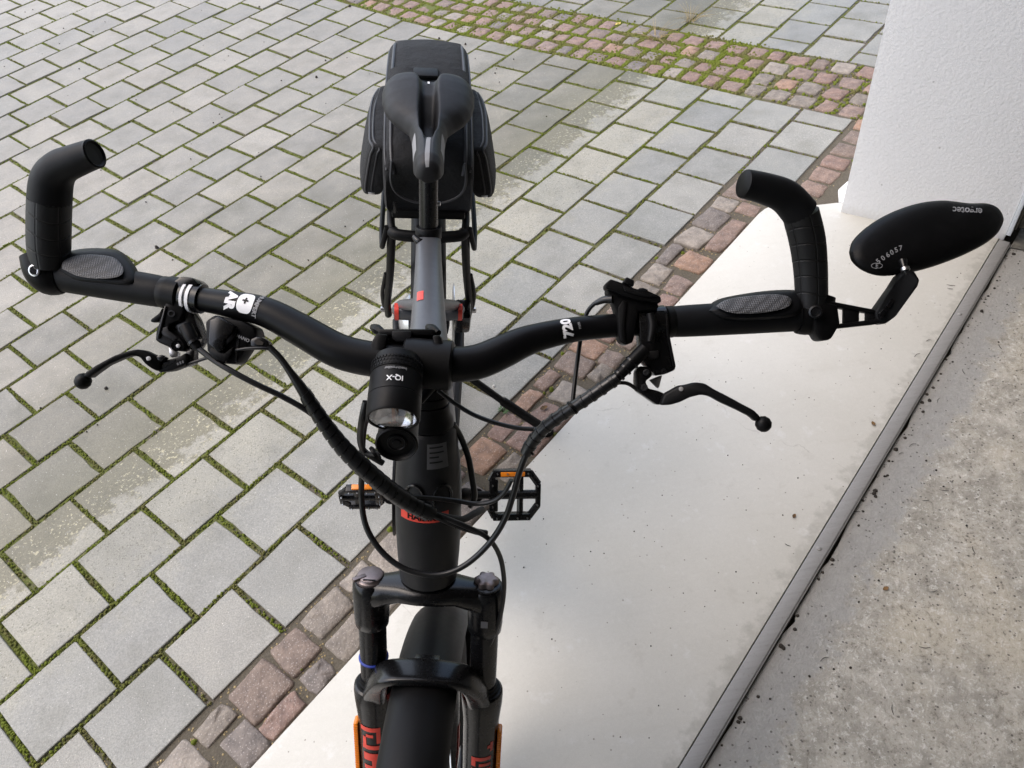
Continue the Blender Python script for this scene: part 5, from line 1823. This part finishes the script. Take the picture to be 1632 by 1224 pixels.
# right-hand bundle and the long loop
cable('brake_hose', [(980, 606, .702), (950, 626, .706), (918, 648, .714), (888, 668, .724), (862, 690, .735), (842, 718, .745), (828, 752, .755), (818, 788, .765), (806, 824, .775), (786, 858, .785), (758, 888, .794), (728, 908, .798), (695, 916.5, .800), (660, 912, .800), (630, 898, .800), (604, 874, .800), (586, 845, .799), (578, 815, .798), (576, 780, .792), (577, 740, .772), (578, 700, .745), (582, 672, .72), (592, 655, .705)], .0032)
cable('bundle_sleeve', [(984, 602, .700), (955, 622, .703), (925, 642, .709), (895, 661, .718), (868, 682, .728), (850, 702, .737), (838, 722, .744)], .0060, 'wrap')
SLV = [Vector(q) for q in catmull([tuple(at(*p)) for p in ((984, 602, .700), (955, 622, .703), (925, 642, .709), (895, 661, .718), (868, 682, .728), (850, 702, .737), (838, 722, .744))], 8)]
for k in range(3, len(SLV) - 2, 4):
    part('sleeve_band', lathe(SLV[k], (SLV[k + 1] - SLV[k - 1]).normalized(), [(-.0020, .0058), (-.0016, .0066), (.0016, .0066), (.0020, .0058)], 16), 'cable')
cable('light_cable', [(698, 622, .74), (725, 643, .745), (755, 661, .745), (790, 674, .742), (825, 682, .738), (852, 684, .735)], .0023)
cable('display_cable', [(976, 477, .708), (960, 478, .712), (945, 486, .718), (934, 502, .724), (927, 530, .728), (921, 570, .728), (916, 610, .722), (912, 648, .718)], .0021)
cable('cable_boot', [(976, 477, .708), (962, 478, .711), (950, 483, .715)], [.0040, .0034, .0026])
cable('motor_cable', [(722, 676, .800), (734, 696, .812), (746, 728, .822), (753, 765, .830), (756, 792, .838), (750, 806, .852)], .0034)
cable('motor_cable', [(655, 792, .752), (690, 794, .766), (725, 798, .776), (758, 803, .778), (785, 799, .772), (803, 786, .764), (815, 765, .757)], .0024)
cable('gear_outer', [(700, 822, .772), (735, 828, .80), (757, 818, .83), (768, 812, .86)], .0038, 'tyre')
cable('lever_wire', [(1014, 620, .704), (1002, 612, .703), (990, 610, .703), (976, 612, .704)], .0018)
cable('shift_wire', [(300, 580, .702), (325, 572, .700), (356, 562, .694), (388, 556, .688), (415, 555, .687), (430, 556, .689)], .0015)
cable('horn_wire', [(606, 722, .690), (594, 724, .70), (580, 720, .712), (574, 706, .716)], .0022)
cable('lamp_wire', [(583, 640, .665), (577, 668, .672), (574, 696, .690), (578, 716, .706), (590, 726, .714), (610, 738, .722)], .0030)
for x, y, d in ((598, 722, .697), (843, 716, .744), (912, 650, .711)):
    part('cable_tie', lathe(at(x, y, d), (RT * .6 + UP * .5).normalized(), [(-.0014, .0058), (-.0012, .0072), (.0012, .0072), (.0014, .0058)], 16), 'black_plastic')

# ------------------------------------------------------------------ rack bag
bag = empty('rack_bag', S(1.37, 0.785))
tag(bag, 'black fabric rack bag with two side pockets strapped behind the saddle', 'bag')
def bag_sec(t, h0, h1, hw, lift=0.0):
    out = []
    hm, hh = (h0 + h1) / 2, (h1 - h0) / 2
    for k in range(36):
        an = 2 * pi * k / 36
        ca, sa = cos(an), sin(an)
        p = 6.0
        x = hw * math.copysign(abs(ca) ** (2 / p), ca)
        y = hh * math.copysign(abs(sa) ** (2 / p), sa)
        if sa > 0:
            x *= 1 - 0.03 * sa
        out.append(S(t + (0.012 * (1 - abs(x / hw) ** 2) * lift), hm + y + (0.006 * math.cos(x / hw * 1.5) if sa > 0.3 else 0), x))
    return out
BAGP = [(1.188, .788, .872, .074), (1.195, .786, .892, .078), (1.225, .786, .908, .080), (1.27, .786, .920, .081), (1.33, .786, .936, .082), (1.42, .786, .950, .0825), (1.50, .786, .953, .082), (1.545, .788, .950, .081), (1.560, .795, .940, .077)]
def bag_pt(t, s, an):
    q = BAGP[0] if t < BAGP[0][0] else BAGP[-1]
    for a, b in zip(BAGP, BAGP[1:]):
        if a[0] <= t <= b[0]:
            k = (t - a[0]) / (b[0] - a[0])
            q = [x + (y - x) * k for x, y in zip(a, b)]
            break
    hm, hh = (q[1] + q[2]) / 2, (q[2] - q[1]) / 2
    ca, sa = cos(an), sin(an)
    x = q[3] * abs(ca) ** (2 / 6.0) * (1 - .03 * sa)
    return S(t, hm + hh * abs(sa) ** (2 / 6.0) + (0.006 * cos(x / q[3] * 1.5) if sa > .3 else 0), s * x)
main = obj('main_compartment', *loft([bag_sec(1.196, .80, .850, .060)] + [bag_sec(*q) for q in BAGP] + [bag_sec(1.566, .81, .920, .068)]), 'fabric', bag, smooth_angle=60)
def bag_part(name, vf, mat, parent=bag, **k):
    return obj(name, vf[0], vf[1], mat, parent, **k)
for s in (-1, 1):
    PKT = [(1.262, .832, .040, .010, .004), (1.266, .830, .050, .020, .012), (1.285, .828, .056, .026, .017), (1.36, .828, .060, .030, .020), (1.45, .830, .058, .028, .018), (1.50, .832, .050, .020, .012), (1.505, .832, .040, .010, .004)]
    pv = (BV - BN * (s * .20)).normalized()
    pk = bag_part('side_pocket', loft([superell(S(t, hm, s * (.079 + dx)), BN, pv, w * .86, hh, 4.2, 40) for t, hm, hh, w, dx in catmull(PKT, 3)]), 'fabric', smooth_angle=60)
    def pk_pt(t, an, lift=.0006):
        for a, b in zip(PKT, PKT[1:]):
            if a[0] <= t <= b[0]:
                k = (t - a[0]) / (b[0] - a[0])
                q = [x + (y - x) * k for x, y in zip(a, b)]
                break
        ca, sa = cos(an), sin(an)
        return S(q[0], q[1], s * (.079 + q[4])) + BN * (s * (q[3] * .86 + lift) * math.copysign(abs(ca) ** (2 / 4.2), ca)) + pv * ((q[2] + lift) * math.copysign(abs(sa) ** (2 / 4.2), sa))
    bag_part('pocket_piping', tube([pk_pt(1.268, -.9), pk_pt(1.267, -.3), pk_pt(1.267, .3), pk_pt(1.268, .9), pk_pt(1.285, .95), pk_pt(1.32, .95), pk_pt(1.38, .95), pk_pt(1.44, .95), pk_pt(1.49, .95)], .0026, 8), 'piping', pk)
    bag_part('pocket_zip', tube([pk_pt(1.264, -1.2), pk_pt(1.2635, -.5), pk_pt(1.2635, .5), pk_pt(1.264, 1.2), pk_pt(1.285, 1.3), pk_pt(1.34, 1.3), pk_pt(1.40, 1.3), pk_pt(1.48, 1.3)], .0018, 6), 'piping', pk)
    bag_part('zip_puller', box(S(1.254, .790, s * .104), BN, BV, BG, .012, .004, .002, .0006), 'silver', pk)
    bag_part('top_piping', tube([bag_pt(t, s, 0.985) for t in (1.186, 1.193, 1.21, 1.24, 1.29, 1.35, 1.42, 1.48, 1.53, 1.555)], .0034, 8), 'piping')
    bag_part('side_seam', tube([bag_pt(t, s, .55) for t in (1.192, 1.21, 1.24, 1.30, 1.42, 1.53)], .0022, 8), 'piping')
bag_part('rear_piping', tube([bag_pt(1.552, -1, .985), bag_pt(1.553, -1, 1.2), bag_pt(1.554, 1, 1.5708), bag_pt(1.553, 1, 1.2), bag_pt(1.552, 1, .985)], .0034, 8), 'piping')
bag_part('front_zip', tube([S(1.190, .894, -.062), S(1.181, .862, -.064), S(1.180, .838, -.055), S(1.1795, .823, -.03), S(1.179, .819, 0), S(1.1795, .823, .03), S(1.180, .838, .055), S(1.181, .862, .064), S(1.190, .894, .062)], .0022, 8), 'piping')
bag_part('front_zip_puller', box(S(1.176, .812, -.058), BN, BV, BG, .007, .024, .003, .001), 'black_gloss')
# carrying strap across the lid
vv, ff = [], []
for i in range(21):
    k = -1 + 2 * i / 20
    hgt = .9555 + 0.012 * (1 - abs(k) ** 3) * (0.35 + 0.65 * abs(k))
    tt = 1.395 - 0.020 * (1 - k * k)
    for dt in (-.014, .014):
        vv.append(S(tt + dt, hgt - .006 * abs(k) ** 6 + (.004 if dt > 0 else 0), k * .0715))
    for dt in (.014, -.014):
        vv.append(S(tt + dt, hgt - .0025 - .006 * abs(k) ** 6 + (.004 if dt > 0 else 0), k * .0715))
for i in range(20):
    a, b = i * 4, (i + 1) * 4
    for q in range(4):
        ff.append((a + q, a + (q + 1) % 4, b + (q + 1) % 4, b + q))
bag_part('carry_strap', (vv, ff), 'fabric')
bag_part('strap_handle', box(S(1.372, .966, -.005), BN, BG, BV, .045, .034, .008, .003), 'rubber')
bag_part('front_panel_base', box(S(1.186, .793, 0), BN, BV, BG, .13, .016, .01, .003), 'black_plastic')

# ------------------------------------------------------------------ small things lying about
def leaf(x, y, size, ang, mat, label, curl=.3):
    p = on_ground(x, y, 0.0)
    u, r = to_ur(p)
    z0 = 0.0055 if (-0.84 < r < -0.17 and u < 2.5) else (-0.004 if r < -0.87 else 0.003)
    base = p + Vector((0, 0, z0 + .0012))
    ex = Vector((cos(ang), sin(ang), 0))
    ey = Vector((-sin(ang), cos(ang), 0))
    vv, ff = [], []
    n = 8
    for i in range(n + 1):
        t = i / n
        w = size * .32 * sin(pi * min(1, t * .96 + .02)) ** .8
        for sgn in (-1, 0, 1):
            vv.append(base + ex * (size * (t - .5)) + ey * (w * sgn * (1 + .12 * sin(i * 2.1))) + Vector((0, 0, abs(sgn) * w * curl + size * .1 * (t - .5) ** 2 * 4)))
    for i in range(n):
        for j in range(2):
            ff.append((i * 3 + j, i * 3 + j + 1, (i + 1) * 3 + j + 1, (i + 1) * 3 + j))
    vv2 = vv + [q - Vector((0, 0, .0005)) for q in vv]
    m = len(vv)
    ff2 = ff + [tuple(m + k for k in reversed(q)) for q in ff]
    o = obj('fallen_leaf', vv2, ff2, mat, smooth_angle=80)
    tag(o, label, 'leaf', 'fallen leaves')
leaf(1265, 825, .012, .8, 'leaf_brown', 'tiny curled brown leaf on the beige slab near its middle')
leaf(985, 40, .034, .5, 'leaf_yellow', 'pale yellow leaf lying on the mossy cobble band')
leaf(1391, 678, .014, 1.6, 'leaf_brown', 'small reddish brown leaf beside the steel rail')
leaf(1412, 937, .014, .3, 'leaf_brown', 'small brown leaf lying on the rough garage floor')
leaf(867, 652, .022, .3, 'leaf_brown', 'rusty brown leaf caught between the border cobbles beside the kickstand')
pb_ = on_ground(787, 617, 0)
mbp = MB()
rnd = random.Random(77)
lump(mbp, pb_ + Vector((0, 0, .003)), .0060, .9)
tag(mbp.build('white_pebble', 'pebble', smooth_angle=80), 'single white pebble on a paver beside the down tube', 'pebble')

deb = MB()
rnd = random.Random(31)
for i in range(150):                                   # dark seeds on the pavers
    u, r = rnd.uniform(0.2, 3.0), rnd.uniform(.8, 5.0)
    lump(deb, G(u, r, .0012), rnd.uniform(.0018, .0042), .8)
for (x, y) in ((505, 125), (520, 100), (640, 33), (655, 18), (700, 62), (742, 71), (560, 20), (568, 14), (420, 30), (250, 395), (330, 480), (170, 620)):
    u, r = to_ur(on_ground(x, y))
    lump(deb, G(u, r, .003), rnd.uniform(.005, .008), .9)
for i in range(70):                                    # crumbs on the slab and the garage floor
    u = rnd.uniform(0.6, 2.3)
    r = -0.17 - rnd.random() ** .6 * .64
    lump(deb, G(u, r, .0046), rnd.uniform(.0008, .0021), .8)
for i in range(110):
    u, r = rnd.uniform(.7, 2.6), -0.89 - rnd.random() * .8
    lump(deb, G(u, r, -.0045), rnd.uniform(.001, .003), .8)
for i in range(60):
    u, r = rnd.uniform(.5, 2.5), -0.872 - rnd.random() * .02
    lump(deb, G(u, r, -.006), rnd.uniform(.002, .007), .8)
for i in range(26):                                    # twigs
    u = rnd.uniform(.9, 2.3)
    r = rnd.choice((-.80, -.90, -.95, -1.0, -1.05, -1.1)) + rnd.uniform(-.03, .03)
    a = rnd.uniform(0, pi)
    zz = .006 if r > -.84 else -.0035
    p = G(u, r, zz)
    ln = rnd.uniform(.008, .022)
    deb.add(tube([p - Vector((cos(a), sin(a), 0)) * ln / 2, p + Vector((0, 0, .001)) + Vector((-sin(a), cos(a), 0)) * ln * .12, p + Vector((cos(a), sin(a), 0)) * ln / 2], [.0005, .0008, .0004], 5, 3))
d_ = deb.build('ground_debris', 'dirt', smooth_angle=80)
tag(d_, 'scattered dark seeds, crumbs and twigs on the ground', 'debris', kind='stuff')

def blades(name, x, y, n, hgt, spread, mat, label, cat, wid=.0012):
    mb = MB()
    u, r = to_ur(on_ground(x, y))
    c = G(u, r, -.002)
    rr = random.Random(int(x))
    for i in range(n):
        a = rr.uniform(0, 2 * pi)
        d = Vector((cos(a), sin(a), 0))
        s0 = rr.uniform(.1, spread)
        h = hgt * rr.uniform(.5, 1)
        mb.add(tube([c + d * s0 * .2, c + d * s0 * .6 + Vector((0, 0, h * .7)), c + d * s0 * 1.5 + Vector((0, 0, h))], [wid, wid * .8, wid * .2], 5, 4))
    return tag(mb.build(name, mat, smooth_angle=80), label, cat)
blades('dry_grass_tuft', 1045, 62, 26, .05, .06, 'straw', 'dry straw coloured grass tuft on the cobble band', 'grass tuft')
blades('dry_grass_tuft', 1100, 34, 20, .06, .05, 'straw', 'dry grass tuft between pavers beyond the cobble band', 'grass tuft')
wd = MB()
c = on_ground(803, 658, -.002)
rr = random.Random(4)
for i in range(16):
    a = rr.uniform(0, 2 * pi)
    d = Vector((cos(a), sin(a), 0))
    e = Vector((-sin(a), cos(a), 0))
    b0 = c + d * rr.uniform(.002, .012) + Vector((0, 0, rr.uniform(.004, .014)))
    w = rr.uniform(.002, .0035)
    wd.add(([b0, b0 + d * .004 + e * w + Vector((0, 0, .002)), b0 + d * .011 + Vector((0, 0, .001)), b0 + d * .004 - e * w + Vector((0, 0, .002))], [(0, 1, 2, 3)]))
    wd.add(tube([c, b0], .0005, 5))
tag(wd.build('weed_plant', 'green', smooth_angle=80), 'tiny green weed growing at the paver edge beside the down tube', 'weed')
